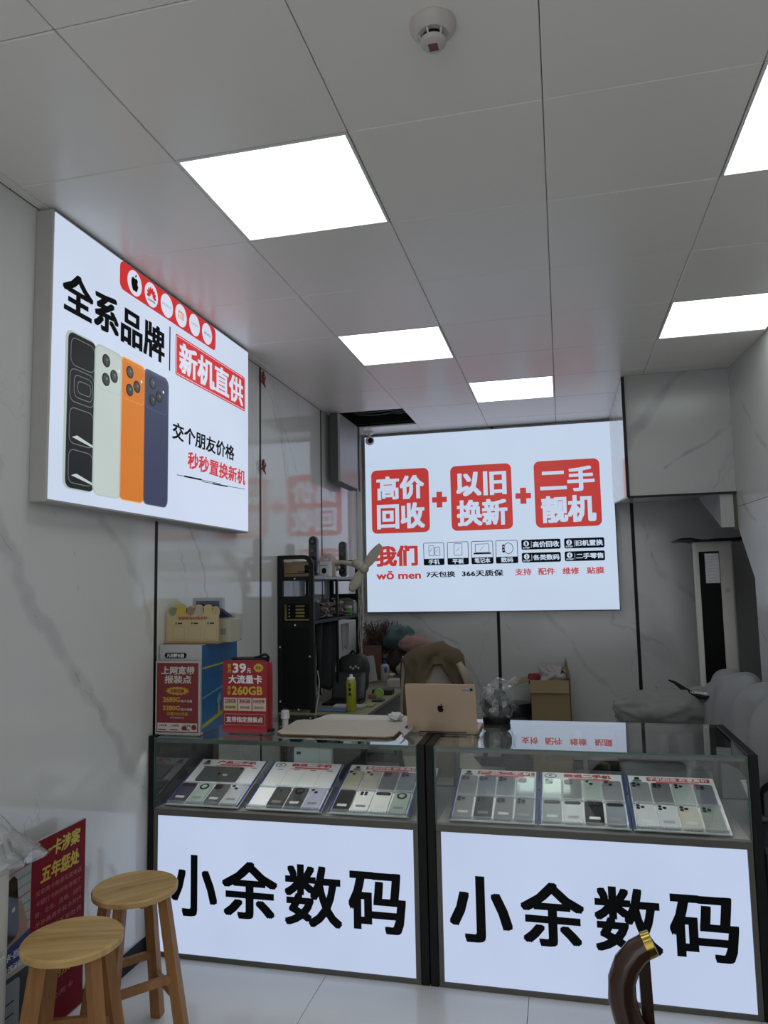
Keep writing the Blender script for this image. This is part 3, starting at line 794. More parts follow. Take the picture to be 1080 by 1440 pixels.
# ------------------------------------------------------------------ trays and phones
TH = math.atan2(.115, .35)
def tray_frame(x0):
    u = Vector((1, 0, 0)); v = Vector((0, math.cos(TH), math.sin(TH))); w = u.cross(v)
    m = Matrix((u, v, w)).transposed().to_4x4(); m.translation = Vector((x0, .985, CG + .012)); return m
TW, TL = .352, .372
m_tray = mat('tray_white', (.70, .70, .71), .35)
m_tblue = mat('tray_blue', (.02, .035, .15), .4)
m_pred = mat('print_red', (.45, .02, .03), .5); m_pgrey = mat('print_grey', (.25, .25, .26), .5); m_pwhite = mat('print_white', (.8, .8, .8), .5)
g_lip = glass('acrylic_lip', (.93, .95, .97), .02, body=.18)
def tray(x0, label, header, style):
    m = tray_frame(x0)
    t = thing('phone_tray', label, 'tray', (0, 0, 0), group='sloping phone trays'); t.matrix_world = m; t.matrix_basis = m
    MB().box(0, TW, 0, TL, -.006, 0, .001).build('board', m_tray, t, world=False)
    for x in (.03, TW - .04): MB().prism([(.20, -.006), (TL - .01, -.006), (TL - .01, -.118)], x, x + .01, 'yz').build('foot', m_tray, t, world=False)
    MB().box(.0, .009, .001, TL - .001, .0002, .004, .001).build('edge_strip', m_tblue, t, world=False)
    if style != 'last': MB().box(TW - .009, TW, .001, TL - .001, .0002, .004, .001).build('edge_strip', m_tblue, t, world=False)
    for v in (.004, .158):
        f = MB(); f.box(.010, TW - .010, v, v + .003, .0002, .016); f.box(.010, TW - .010, v + .003, v + .012, .0002, .004)
        for k in range(26): f.box(.014 + k * .0128, .018 + k * .0128, v - .0012, v - .0001, .002, .013)
        f.build('acrylic_lip', g_lip, t, world=False)
    P = Print((0, 0, 0), (1, 0, 0), (0, 1, 0), lift=.0004)
    if style == 'band' or style == 'last':
        P.rect(.085, .335, .335, .362, m_pred).text(header, .092, .338, .328, .359, m_pwhite, .02)
    else:
        P.text(header, .10, .336, .30, .362, m_pred, .05)
    P.rr(.12, .322, .29, .331, .003, m_pred).rr(.10, .3165, .31, .3195, .001, m_pred)
    if style in ('round',): P.ring(circ(.045, .345, .026, 22, .018), circ(.045, .345, .022, 22, .014), p_navy).text('机', .037, .337, .053, .353, p_navy, .02)
    else:
        P.poly(circ(.045, .352, .012, 12, .009), p_navy).poly([(.024, .33), (.066, .33), (.058, .343), (.032, .343)], mat('print_green', (.04, .10, .08), .5)).rect(.028, .324, .062, .328, p_navy)
    for k in range(4):
        u = .013 + k * .0825
        P.rr(u + .026, .306, u + .056, .3105, .002, p_navy)
        if k: P.rect(u - .0006, .172, u + .0006, .305, m_pgrey)
    P.build('header_print', t, world=False)
    return t, m
g_clear = glass('clear_phone_case', (.95, .96, .97), .05, body=.10)
m_lens = mat('lens_black', (.008, .008, .01), .08); m_lring = mat('lens_ring', (.35, .35, .36), .25, metal=.8)
m_stick = mat('paper_sticker', (.45, .45, .44), .6); m_stickd = mat('grey_sticker', (.12, .12, .12), .6)
PH = dict(black=(.012, .012, .014), graphite=(.05, .052, .058), grey=(.16, .165, .18), silver=(.48, .49, .50), white=(.68, .68, .67), bluegrey=(.12, .15, .20), gold=(.40, .36, .25),
          champagne=(.44, .41, .33), green=(.16, .20, .17), mint=(.32, .38, .35), purple=(.20, .19, .28), lilac=(.36, .36, .46), navy=(.05, .06, .10), violet=(.05, .045, .075))
def phone(mt, slot, row, colr, lens, label, cased=False, sticker=1):
    """one phone lying on a tray; lens: 'tri' three lenses in a square, 'two', 'row', 'ring', 'quad'"""
    W_, L_, T_ = .0735, .148, .0082
    u = .015 + slot * .0825; v = .0075 + row * .1545
    t = thing('phone', label, 'phone', (0, 0, 0), group='used phones on the display trays')
    mm = mt @ Matrix.Translation((u, v, .0007)) @ Matrix.Rotation(random.uniform(-.012, .012), 4, 'Z')
    t.matrix_basis = mm
    body = mat('phone_' + colr, PH[colr], .22, metal=.15, var=.05, coat=.3)
    MB().prism(rrect(0, 0, W_, L_, .010, 4), 0, T_, 'xy', ch=.0012).build('body', body, t, smooth='auto', world=False)
    z = T_
    if lens == 'tri' or lens == 'two':
        pl = MB().prism(rrect(.004, L_ - .041, .040, L_ - .005, .009, 4), z, z + .0015, 'xy').build('camera_plate', body, t, smooth='auto', world=False)
        pts = ((.0135, L_ - .0145), (.0135, L_ - .0315), (.0305, L_ - .023)) if lens == 'tri' else ((.014, L_ - .0145), (.031, L_ - .0315))
        zz = z + .0015; r = .0072
    elif lens == 'row':
        pl = MB().prism(rrect(.004, L_ - .028, W_ - .004, L_ - .006, .010, 4), z, z + .0015, 'xy').build('camera_plate', mat('plate_black', (.01, .01, .01), .15), t, smooth='auto', world=False)
        pts = ((.016, L_ - .017), (.032, L_ - .017), (.048, L_ - .017)); zz = z + .0015; r = .006
    elif lens == 'ring':
        pl = MB().prism(circ(W_ / 2, L_ - .027, .022, 24), z, z + .002, 'xy').build('camera_plate', mat('plate_black', (.01, .01, .01), .15), t, smooth='auto', world=False)
        MB().prism(circ(W_ / 2, L_ - .027, .013, 20), z + .002, z + .0026, 'xy').build('camera_hub', body, pl, world=False); pts = (); zz = z; r = .004
    else:
        pl = MB().prism(rrect(.012, L_ - .036, .012 + .042, L_ - .006, .008, 4), z, z + .0008, 'xy').build('camera_plate', body, t, smooth='auto', world=False)
        pts = ((.022, L_ - .014), (.040, L_ - .014), (.022, L_ - .028), (.040, L_ - .028)); zz = z + .0008; r = .0062
    for (a, b) in pts:
        MB().prism(circ(a, b, r, 12), zz, zz + .0012, 'xy').build('lens', m_lens, pl, world=False)
    if pts:
        f = MB()
        for (a, b) in pts: f.lathe([(r + .0012, zz - .0001), (r + .0012, zz + .0007)], (a, b, 0), 12)
        f.build('lens_rim', m_lring, pl, world=False)
    if sticker: MB().box(.016, .058, .030, .046, z, z + .0002).build('price_sticker', m_stick if sticker == 1 else m_stickd, t, world=False)
    if cased:
        f = MB()
        o = rrect(-.001, -.001, W_ + .001, L_ + .001, .011, 4)
        f.prism(o, -.0004, T_ + .001, 'xy', ch=.002)
        f.build('clear_case', g_clear, t, smooth='auto', world=False)
    return t
rows = ('front row', 'back row'); ordn = ('first', 'second', 'third', 'fourth')
lensname = dict(tri='three lenses', two='two lenses', row='a lens bar', ring='a lens ring', quad='four lenses')
def colname(c): return {'bluegrey': 'blue-grey', 'navy': 'dark navy', 'violet': 'dark violet'}.get(c, c)
def fill(mt, trayname, spec):
    for row, items in enumerate(spec):
        for k, it in enumerate(items):
            if not it: continue
            c, ln = it[0], it[1]
            lab = '%s phone with %s, %s in %s, %s tray' % (colname(c), lensname[ln], ordn[k], rows[row], trayname)
            phone(mt, k, row, c, ln, lab, cased=(row == 1 or len(it) > 2), sticker=(2 if row == 0 and k % 2 else 1) if row == 0 else 0)
tA1, m1 = tray(-.578, 'white tray holding the tablet, in the case beside the stools', '产品二手机', 'plain')
tA2, m2 = tray(-.196, 'half empty white tray with a round badge, next to the tablet tray', '靓遇二手机', 'round')
tA3, m3 = tray(.186, 'full white tray by the gap between the cases, with gold phones', '手机回收 秒享高价', 'band')
tB1, m4 = tray(.706, 'full white tray next to the gap in the case behind the chair arm', '产品二手机', 'band')
tB2, m5 = tray(1.066, 'full white tray with a round badge in the case behind the chair arm', '靓遇二手机', 'round')
tB3, m6 = tray(1.426, 'full white tray closest to the sofa in the case behind the chair arm', '手机回收 秒享高价', 'last')
fill(m1, 'tablet', [[('violet', 'row'), ('mint', 'ring'), ('black', 'tri', 1), ('silver', 'two', 1)], []])
fill(m2, 'half-empty', [[None, ('graphite', 'two'), ('graphite', 'ring'), ('lilac', 'two')], []])
fill(m3, 'gold-phone', [[('black', 'row'), ('white', 'quad'), ('white', 'row'), ('mint', 'ring')], [('gold', 'two'), ('champagne', 'two'), ('graphite', 'tri'), ('bluegrey', 'tri')]])
fill(m4, 'gap-side', [[('grey', 'tri', 1), ('graphite', 'tri'), ('graphite', 'tri', 1), ('graphite', 'tri', 1)], [('grey', 'tri'), ('bluegrey', 'tri'), ('bluegrey', 'tri'), ('bluegrey', 'tri')]])
fill(m5, 'round-badge', [[('grey', 'row', 1), ('silver', 'row', 1), ('black', 'row'), ('bluegrey', 'row', 1)], [('mint', 'two'), ('graphite', 'tri'), ('mint', 'two'), ('grey', 'two')]])
fill(m6, 'sofa-side', [[('silver', 'tri', 1), ('silver', 'tri', 1), ('champagne', 'tri', 1), ('green', 'tri', 1)], [('grey', 'tri'), ('graphite', 'tri'), ('mint', 'tri'), ('navy', 'tri')]])
# tablet lying across two slots
t = thing('tablet', 'grey tablet lying face down on the tray nearest the marble wall', 'tablet'); t.matrix_basis = m1 @ Matrix.Translation((.055, .180, .0012))
tb = mat('tablet_grey', (.13, .135, .14), .3, metal=.5)
MB().prism(rrect(0, 0, .205, .120, .008, 4), 0, .007, 'xy', ch=.001).build('body', tb, t, smooth='auto', world=False)
MB().prism(circ(.192, .108, .006, 14), .007, .0085, 'xy').build('lens', m_lens, t, world=False)
P = Print((.10, .060, .007), (1, 0, 0), (0, 1, 0), lift=.0002); fruit(P, 0, 0, .012, mat('emblem_dark', (.05, .05, .05), .2, metal=.6), tb, 1)
P.rect(.022, -.018, .045, -.002, m_stick); P.build('emblem', t, world=False)
# little card holder at the back of the case
t = thing('card_holder', 'pale green upright card holder behind the trays with a curly white clip', 'card holder', (-.03, 1.44, CG))
MB().box(-.128, .070, 1.42, 1.45, CG, .80, .004).build('body', mat('holder_green', (.33, .42, .40), .35), t)
MB().box(-.112, -.090, 1.4185, 1.4198, .770, .782).build('window', m_lens, t)
MB().tube([(-.05 + .04 * math.cos(a) * (1), 1.435, .805 + .03 * math.sin(a)) for a in [math.pi * k / 12 for k in range(13)]], .011, 8).build('clip', m_white, t, smooth=True)
# ================================================================== ON THE CASES
ZT = CT + .0032
def curve_pts(n, fn): return [fn(i / n) for i in range(n + 1)]
# --- white and blue product box
m_boxw = mat('carton_white', (.42, .41, .41), .5); m_boxb = mat('carton_blue', (.015, .13, .34), .4, var=.25, scale=30)
t = thing('product_box', 'big white and blue carton standing on the case against the marble wall', 'box', (-.535, 1.22, ZT))
MB().box(-.640, -.425, 1.03, 1.41, ZT, 1.333, .003).build('carton', m_boxw, t)
P = Print((-.425, 0, 0), (0, 1, 0), (0, 0, 1))
P.rect(1.032, ZT + .002, 1.408, 1.331, m_boxb)
for k in range(15): P.rect(1.05 + .024 * k, 1.17, 1.056 + .024 * k, 1.325, mat('carton_stripe', (.01, .08, .24), .4), 2)
m_yel = mat('print_yellow', (.45, .42, .02), .5); m_skyb = mat('print_sky', (.25, .40, .42), .5)
P.line((1.035, 1.225), (1.405, 1.235), .008, m_yel, 3).line((1.035, 1.09), (1.405, 1.145), .006, m_skyb, 3).line((1.035, .962), (1.405, 1.03), .018, m_yel, 3)
P.poly([(1.18, 1.06), (1.215, 1.10), (1.225, 1.07), (1.20, 1.03)], m_skyb, 4).poly([(1.19, 1.03), (1.21, 1.05), (1.215, 1.00), (1.195, .99)], m_yel, 4)
P.build('side_print', t)
P = Print((0, 1.03, 0), (1, 0, 0), (0, 0, 1))
P.rr(-.612, 1.272, -.50, 1.298, .012, p_navy).text('凡尚孵化器', -.600, 1.276, -.512, 1.294, m_pwhite, .02)
P.build('front_print', t)
# --- maroon broadband poster in a white stand
m_mar = mat('poster_maroon', (.17, .018, .022), .5); m_gold = mat('print_gold', (.50, .26, .03), .5); m_cream = mat('print_cream', (.55, .50, .46), .5)
t = thing('poster_stand', 'maroon poster in a white stand leaning in front of the white and blue box', 'poster', (-.52, 1.0, ZT))
MB().box(-.636, -.412, .992, 1.006, ZT, 1.262, .002).build('stand_frame', m_boxw, t)
MB().box(-.636, -.412, 1.006, 1.026, ZT, ZT + .012, .002).build('stand_foot', m_boxw, t)
P = Print((0, .992, 0), (1, 0, 0), (0, 0, 1))
P.rect(-.628, .945, -.420, 1.255, m_mar)
P.text('上网宽带', -.606, 1.203, -.440, 1.240, m_cream, .03, slant=.05).text('报装点', -.590, 1.163, -.455, 1.199, m_cream, .03, slant=.05)
st = []
for k in range(36):
    a = 2 * math.pi * k / 36; r = 1 if k % 2 else .78; st.append((-.524 + .062 * r * math.cos(a), 1.130 + .020 * r * math.sin(a)))
P.poly(st, m_gold, 2).text('长期低廉', -.560, 1.121, -.490, 1.139, m_mar, .03)
P.text('2680G', -.597, 1.080, -.510, 1.103, m_gold, .04).text('超大流量', -.506, 1.080, -.450, 1.091, m_cream, .02)
P.text('3280G', -.597, 1.043, -.510, 1.064, m_gold, .04).text('超大流量', -.506, 1.043, -.450, 1.054, m_cream, .02)
P.text('仅需78元/月起', -.575, 1.020, -.470, 1.036, m_gold, .02).text('宽带报装热线', -.560, 1.007, -.490, 1.015, m_cream, .0)
P.rect(-.623, .950, -.425, .987, m_cream, 2)
for k in range(3): P.text('上网套餐', -.618 + .06 * k, .972, -.575 + .06 * k, .981, m_mar, .02).rect(-.618 + .06 * k, .956, -.580 + .06 * k, .960, p_navy, 3)
P.poly(circ(-.488, .966, .014, 14, .009), m_mar, 4).poly(circ(-.440, .970, .013, 14, .012), m_mar, 4)
P.build('poster_print', t)
# --- payment card stand with scalloped top on the box (codes and figures left plain)
m_card = mat('card_cream', (.46, .36, .20), .5); m_cardd = mat('card_edge', (.30, .19, .09), .5)
t = thing('payment_card_stand', 'cream payment card stand with a scalloped top on the white and blue box', 'card stand', (-.5, 1.1, 1.334))
y = 1.085
MB().prism([(-.638, 1.340), (-.368, 1.340), (-.368, 1.478), (-.638, 1.478)], y, y + .006, 'xz').build('card', m_card, t)
MB().box(-.645, -.360, y - .012, y + .03, 1.334, 1.345, .003).build('stand_foot', m_cardd, t)
blobs = ((-.605, .026, (.20, .22, .12)), (-.560, .034, (.50, .36, .06)), (-.512, .026, (.24, .17, .11)), (-.470, .030, (.38, .33, .26)), (-.423, .030, (.44, .36, .16)), (-.385, .022, (.40, .30, .18)))
for k, (bx_, r, colr) in enumerate(blobs):
    o = MB().prism(circ(bx_, 1.482, r, 18, r * 1.15), y + .001, y + .005, 'xz').build('scallop', m_card, t)
    MB().prism(circ(bx_, 1.485, r * .75, 18, r * .8), y - .0005, y + .0012, 'xz').build('scallop_print', mat('blob_%d' % k, colr, .5), o)
P = Print((0, y, 0), (1, 0, 0), (0, 0, 1))
P.text('推荐使用扫码支付', -.575, 1.445, -.425, 1.460, mat('print_brownred', (.30, .08, .04), .5), .03)
for k in range(3):
    u = -.602 + .082 * k
    P.rect(u + .012, 1.424, u + .022, 1.434, mat('print_teal', (.03, .20, .25), .5), 2).rect(u + .026, 1.426, u + .048, 1.432, p_navy, 2)
    P.rring(u, 1.352, u + .062, 1.418, .003, .0015, mat('print_taupe', (.30, .24, .18), .5), 2)
P.build('card_print', t)
t = thing('round_badge_card', 'pale yellow card with a blue round emblem behind the payment card stand', 'card', (-.66, 1.13, 1.334))
o = MB().prism([(-.636, 1.335), (-.560, 1.335), (-.560, 1.48)] + [(-.598 + .038 * math.cos(a), 1.488 + .045 * math.sin(a)) for a in [math.pi * k / 10 for k in range(11)]] + [(-.636, 1.48)], 1.12, 1.125, 'xz').build('card', mat('card_yellow', (.50, .50, .26), .5), t)
P = Print((0, 1.12, 0), (1, 0, 0), (0, 0, 1)); P.poly(circ(-.606, 1.488, .016, 20), mat('print_blue', (.03, .08, .28), .5)).poly(circ(-.606, 1.488, .006, 12), m_cream, 2).text('工商', -.618, 1.455, -.594, 1.466, p_navy, .03); P.build('emblem', t)
# payment terminal and papers lying behind the card
t = thing('payment_terminal', 'white boxy terminal with a grey screen behind the payment card', 'terminal', (-.5, 1.3, 1.334))
MB().box(-.53, -.36, 1.26, 1.34, 1.334, 1.47, .006).build('body', m_boxw, t)
MB().prism(rrect(-.600, 1.470, -.440, 1.545, .006, 4), 1.27, 1.30, 'xz').build('head', mat('head_clear', (.42, .44, .46), .35), t)
MB().box(-.580, -.455, 1.266, 1.270, 1.485, 1.530, .001).build('screen', mat('screen_grey', (.10, .13, .18), .15), t)
t = thing('navy_pouch', 'dark navy pouch peaking up between the payment card and the terminal', 'pouch', (-.45, 1.22, 1.334))
MB().prism([(-.56, 1.336), (-.434, 1.336), (-.434, 1.45), (-.355, 1.452), (-.41, 1.49), (-.515, 1.520), (-.56, 1.47)], 1.18, 1.22, 'xz').build('fabric', mat('navy_cloth', (.012, .012, .05), .8), t)
t = thing('cream_carton', 'small cream carton beside the payment card on the blue box', 'box', (-.36, 1.25, 1.334))
MB().box(-.430, -.345, 1.17, 1.27, 1.334, 1.445, .002).build('carton', mat('carton_cream', (.44, .42, .32), .5), t)
P = Print((0, 1.17, 0), (1, 0, 0), (0, 0, 1)); P.rect(-.40, 1.37, -.37, 1.40, m_pgrey); P.build('label_print', t)

# --- red tin with the data card advert
t = thing('advert_tin', 'red round-cornered advert tin with yellow numerals on the case', 'tin', (-.225, 1.12, ZT))
m_tin = mat('tin_red', (.30, .012, .02), .35)
MB().prism(rrect(-.334, ZT + .004, -.118, 1.262, .018, 6), 1.06, 1.066, 'xz').build('advert_card', m_tin, t)
MB().lathe([(.100, ZT + .010), (.108, ZT + .022), (.108, 1.240), (.102, 1.248)], (-.226, 1.125, 0), 40, sy=.52).build('tin_body', m_tin, t, smooth='auto')
MB().lathe([(.095, ZT), (.112, ZT + .004), (.112, ZT + .010)], (-.222, 1.13, 0), 40, sy=.55).build('base', m_black, t, smooth='auto')
MB().lathe([(.090, 1.248), (.096, 1.262), (.080, 1.268)], (-.226, 1.125, 0), 36, sy=.5).build('lid', m_black, t, smooth='auto')
MB().tube(curve_pts(14, lambda s: (-.20 + .075 * math.sin(s * 3.1) * (1 - .3 * s), 1.11 + .03 * s, 1.268 + .014 * math.sin(s * math.pi * 2) ** 2)), .006, 8).build('cord', m_black, t, smooth=True)
P = Print((0, 1.06, 0), (1, 0, 0), (0, 0, 1))
m_y2 = mat('print_bright_yellow', (.55, .42, .04), .5)
P.text('首月', -.312, 1.205, -.296, 1.245, m_y2, .03) if 0 else P.text('首', -.310, 1.227, -.292, 1.245, m_y2, .03).text('月', -.310, 1.205, -.292, 1.223, m_y2, .03)
P.text('39', -.284, 1.205, -.218, 1.248, m_pwhite, .03).text('元', -.214, 1.205, -.194, 1.226, m_pwhite, .03)
st = []
for k in range(28):
    a = 2 * math.pi * k / 28; r = 1 if k % 2 else .75; st.append((-.158 + .026 * r * math.cos(a), 1.228 + .021 * r * math.sin(a)))
P.poly(st, m_y2, 2).text('超值', -.172, 1.221, -.146, 1.235, m_tin, .03)
P.text('大流量卡', -.305, 1.157, -.140, 1.196, m_pwhite, .03)
P.text('月', -.310, 1.127, -.294, 1.145, m_y2, .03).text('享', -.310, 1.107, -.294, 1.124, m_y2, .03).text('260GB', -.288, 1.107, -.138, 1.145, m_y2, .03)
for k, (a, b) in enumerate((('230GB', '国内通用流量'), ('30GB', '定向流量'), ('100分钟', '通话时长'))):
    u = -.328 + .070 * k
    P.rect(u, 1.036, u + .066, 1.094, mat('print_pink', (.60, .46, .40), .5), 2).text(a, u + .006, 1.070, u + .060, 1.088, m_mar, .03)
    if k == 0: P.rect(u + .003, 1.043, u + .063, 1.060, mat('print_lime', (.42, .45, .10), .5), 3)
    P.text(b, u + .010, 1.046, u + .056, 1.057, m_mar, .01, 4)
P.rring(-.325, .973, -.127, 1.022, .003, .0012, m_cream, 2).text('宽带指定报装点', -.315, .985, -.137, 1.010, m_pwhite, .025)
P.build('advert_print', t)
# --- clear plug cup
t = thing('white_charger_cup', 'small translucent white charger plug beside the red tin', 'charger', (-.09, 1.2, ZT))
MB().lathe([(.014, ZT), (.014, ZT + .045), (.021, ZT + .050), (.019, ZT + .082), (.014, ZT + .086)], (-.085, 1.20, 0), 18).build('body', mat('charger_white', (.52, .54, .55), .3), t, smooth='auto')
f = MB()
for x in (-.092, -.078): f.box(x - .001, x + .001, 1.197, 1.203, ZT + .086, ZT + .096)
f.build('prong', m_lring, t)
# --- felt boards
m_felt = mat('felt_board', (.50, .45, .39), .9, bump=.3); m_feltb = mat('board_brown', (.16, .10, .05), .7); m_bw = mat('board_white', (.56, .56, .53), .6)
def slab(poly, z0, z1, m): return MB().prism(poly, z0, z1, 'xy')
t = thing('felt_mat', 'large beige felt board with rounded corners lying on the case glass', 'mat', (.2, 1.2, ZT))
A = [(-.055, 1.065), (.43, 1.060), (.462, 1.085), (.470, 1.36), (.440, 1.385), (-.06, 1.385), (-.09, 1.36), (-.080, 1.085)]
MB().prism(A, ZT, ZT + .004).build('backing', m_feltb, t)
MB().prism(A, ZT + .004, ZT + .012, ch=.003).build('felt', m_felt, t)
t = thing('white_board', 'white sheet board lying partly under and behind the beige felt board', 'board', (.2, 1.45, ZT))
MB().prism([(-.02, 1.39), (.45, 1.39), (.44, 1.545), (.01, 1.545)], ZT, ZT + .010, ch=.002).build('board', m_bw, t)
MB().prism([(.0, 1.40), (.43, 1.40), (.42, 1.54), (.03, 1.54)], ZT + .010, ZT + .013).build('paper', mat('paper_cream', (.60, .58, .52), .7), t)
# crumpled tissue
def crumple(c, r, seed, name, label, cat, m, sq=.6, amp=.35, nu=20, nv=12):
    o = MB().ball(c, r, r, r * sq, nu, nv, fn=lambda d: 1 + amp * (noise.noise(Vector((d.x * 2.2 + seed, d.y * 2.2, d.z * 2.2))) + .5 * noise.noise(Vector((d.x * 5 + seed, d.y * 5, d.z * 5))))).build(name, m)
    return tag(o, label, cat)
crumple((.395, 1.405, ZT + .032), .035, 3, 'crumpled_tissue', 'crumpled white tissue on the felt board near the laptop', 'tissue', mat('tissue', (.62, .62, .60), .9), .55, .5)
o = MB().grid(lambda u, v: (.478 + u * .055, 1.11 + v * .13, ZT + .004 + .05 * abs(u - .45) * (1 - .5 * v) + .012 * math.sin(v * 4)), 6, 4).build('folded_paper', mat('paper_grey', (.50, .50, .50), .8), solid=.001)
tag(o, 'folded white paper propped between the felt board and the laptop', 'paper')

# --- laptop, its lid towards us
t = thing('laptop', 'open gold laptop standing across the gap between the cases, lid turned to us', 'laptop', (.655, 1.2, ZT))
m_al = mat('laptop_gold', (.46, .34, .245), .38, metal=.25, var=.03)
lx0, lx1, ly = .502, .812, 1.19
MB().prism(rrect(lx0, ly, lx1, ly + .215, .012, 4), ZT + .003, ZT + .014, 'xy', ch=.002).build('base', m_al, t, smooth='auto')
MB().box(lx0 + .02, lx1 - .02, ly + .09, ly + .19, ZT + .014, ZT + .0155).build('keyboard', m_black, t)
for x in (lx0 + .03, lx1 - .03):
    MB().cyl(.006, ZT, ZT + .003, (x, ly + .03), 10).build('rubber_foot', m_black, t)
tilt = math.radians(14)
LM = Matrix.Translation((0, ly - .002, ZT + .012)) @ Matrix.Rotation(tilt, 4, 'X')
f = MB(); f.T = LM; f.prism(rrect(lx0, 0, lx1, .218, .010, 4), -.005, 0, 'xz', ch=.001)
lid = f.build('lid', m_al, t, smooth='auto')
f = MB(); f.T = LM; f.box(lx0 + .006, lx1 - .006, .0, .0008, .006, .212); f.build('screen', mat('screen_off', (.01, .01, .012), .1), lid)
o3 = LM @ Vector((0, -.0052, 0)); vv = (LM.to_3x3() @ Vector((0, 0, 1)))
P = Print(o3, (1, 0, 0), vv, lift=.0004); fruit(P, .655, .108, .023, mat('emblem_brown', (.07, .045, .035), .15, metal=.8), m_al, 1)
P.rect(.752, .187, .803, .205, m_pgrey, 1).rect(.789, .189, .800, .200, p_navy, 2).rect(.755, .198, .785, .201, m_cream, 2); P.build('emblem', lid)
MB().tube([(lx0 + .05, ly, ZT + .012), (lx1 - .05, ly, ZT + .012)], .006, 8).build('hinge', m_black, t)

# --- camouflage pouch in a clear bag at the back edge of the case
t = thing('bagged_pouch', 'dark patterned pouch wrapped in a clear plastic bag behind the laptop', 'bag', (.87, 1.47, ZT))
def camo():
    m = bpy.data.materials.new('camouflage'); m.use_nodes = True; nt = m.node_tree; b = nt.nodes['Principled BSDF']
    v = nt.nodes.new('ShaderNodeTexVoronoi'); v.inputs['Scale'].default_value = 38; tc = nt.nodes.new('ShaderNodeTexCoord'); nt.links.new(tc.outputs['Object'], v.inputs['Vector'])
    cr = nt.nodes.new('ShaderNodeValToRGB'); cr.color_ramp.interpolation = 'CONSTANT'
    cr.color_ramp.elements[0].color = (.02, .022, .03, 1); cr.color_ramp.elements[1].position = .45; cr.color_ramp.elements[1].color = (.10, .11, .11, 1)
    e = cr.color_ramp.elements.new(.7); e.color = (.22, .22, .20, 1)
    nt.links.new(v.outputs['Color'], cr.inputs[0]); nt.links.new(cr.outputs[0], b.inputs['Base Color']); b.inputs['Roughness'].default_value = .5
    return m
MB().ball((.868, 1.47, ZT + .085), .068, .055, .075, 22, 14, fn=lambda d: 1 + .10 * noise.noise(d * 2.5)).build('pouch', camo(), t, smooth=True)
MB().lathe([(.060, ZT), (.064, ZT + .006), (.064, ZT + .028), (.060, ZT + .032)], (.868, 1.47, 0), 28, sy=.85).build('base_band', m_black, t, smooth='auto')
m_film = glass('plastic_film', (.97, .975, .98), .05, body=.035)
f = MB().ball((.872, 1.475, ZT + .095), .082, .066, .095, 26, 18, fn=lambda d: 1 + .22 * noise.noise(d * 4.5) + (.45 * max(0, d.z - .3) * max(0, .4 + d.x) if d.z > .3 else 0))
f.build('clear_bag', m_film, t)
f = MB().grid(lambda u, v: (.895 + .075 * u + .015 * math.sin(v * 7), 1.475 + .02 * math.sin(u * 5 + v * 4), ZT + .155 + .055 * u + .022 * (v - .5)), 7, 5); f.build('bag_tail', m_film, t, solid=.0008)

# ================================================================== WORK CORNER
m_desk = wood('desk_laminate', (.20, .18, .11), (.26, .235, .15), .45, 3)
t = thing('work_desk', 'olive-tan work desk along the marble wall under the black rack', 'desk', (-.34, 3.5, 0))
MB().box(-.640, -.045, 2.50, 4.46, .755, .780, .003).build('desk_top', m_desk, t)
MB().box(-.635, -.055, 2.52, 2.54, .66, .755).build('front_rail', m_desk, t)
for (x, y) in ((-.62, 2.55), (-.08, 2.55), (-.62, 4.42), (-.08, 4.42)): MB().box(x - .018, x + .018, y - .018, y + .018, 0, .755, .003).build('leg', m_black, t)
MB().box(-.635, -.06, 2.56, 2.575, .10, .66).build('modesty_panel', mat('panel_dark', (.03, .03, .03), .5), t)
ZD = .7805
# --- black metal rack on the desk
m_rack = mat('rack_black', (.007, .007, .0075), .5, spec=.25)
t = thing('metal_rack', 'black open metal rack with rounded end frame standing on the desk', 'rack', (-.52, 3.08, ZD))
ry0, ry1, rx0, rx1 = 2.505, 3.65, -.640, -.392
def endframe(y, nm):
    f = MB(); th = .028
    top = [(rx0, ZD), (rx0, 1.800)] + [(rx1 - .07 + .07 * math.sin(a), 1.730 + .07 * math.cos(a)) for a in [math.pi / 2 * k / 8 for k in range(9)]] + [(rx1, ZD)]
    inn = [(rx0 + .033, ZD), (rx0 + .033, 1.775)] + [(rx1 - .075 + .045 * math.sin(a), 1.730 + .045 * math.cos(a)) for a in [math.pi / 2 * k / 8 for k in range(9)]] + [(rx1 - .030, ZD)]
    n_ = len(top)
    vs = [(p[0], y, p[1]) for p in top] + [(p[0], y, p[1]) for p in inn] + [(p[0], y + th, p[1]) for p in top] + [(p[0], y + th, p[1]) for p in inn]
    fs = []
    for i in range(n_ - 1):
        fs += [(i + 1, i, n_ + i, n_ + i + 1), (2 * n_ + i, 2 * n_ + i + 1, 3 * n_ + i + 1, 3 * n_ + i), (i, i + 1, 2 * n_ + i + 1, 2 * n_ + i), (n_ + i + 1, n_ + i, 3 * n_ + i, 3 * n_ + i + 1)]
    f.add(vs, fs)
    for z0, z1 in ((1.632, 1.660), (1.478, 1.530), (1.325, 1.358)): f.box(rx0 + .03, rx1 - .028, y + .002, y + th - .002, z0, z1)
    return f.build(nm, m_rack, t, smooth='auto')
endframe(ry0, 'end_frame'); endframe(ry1 - .028, 'end_frame')
MB().box(rx0 + .033, rx1 - .030, ry0 + .006, ry0 + .012, .80, 1.325).build('end_sheet', mat('rack_sheet', (.008, .008, .008), .6, spec=.15), t)
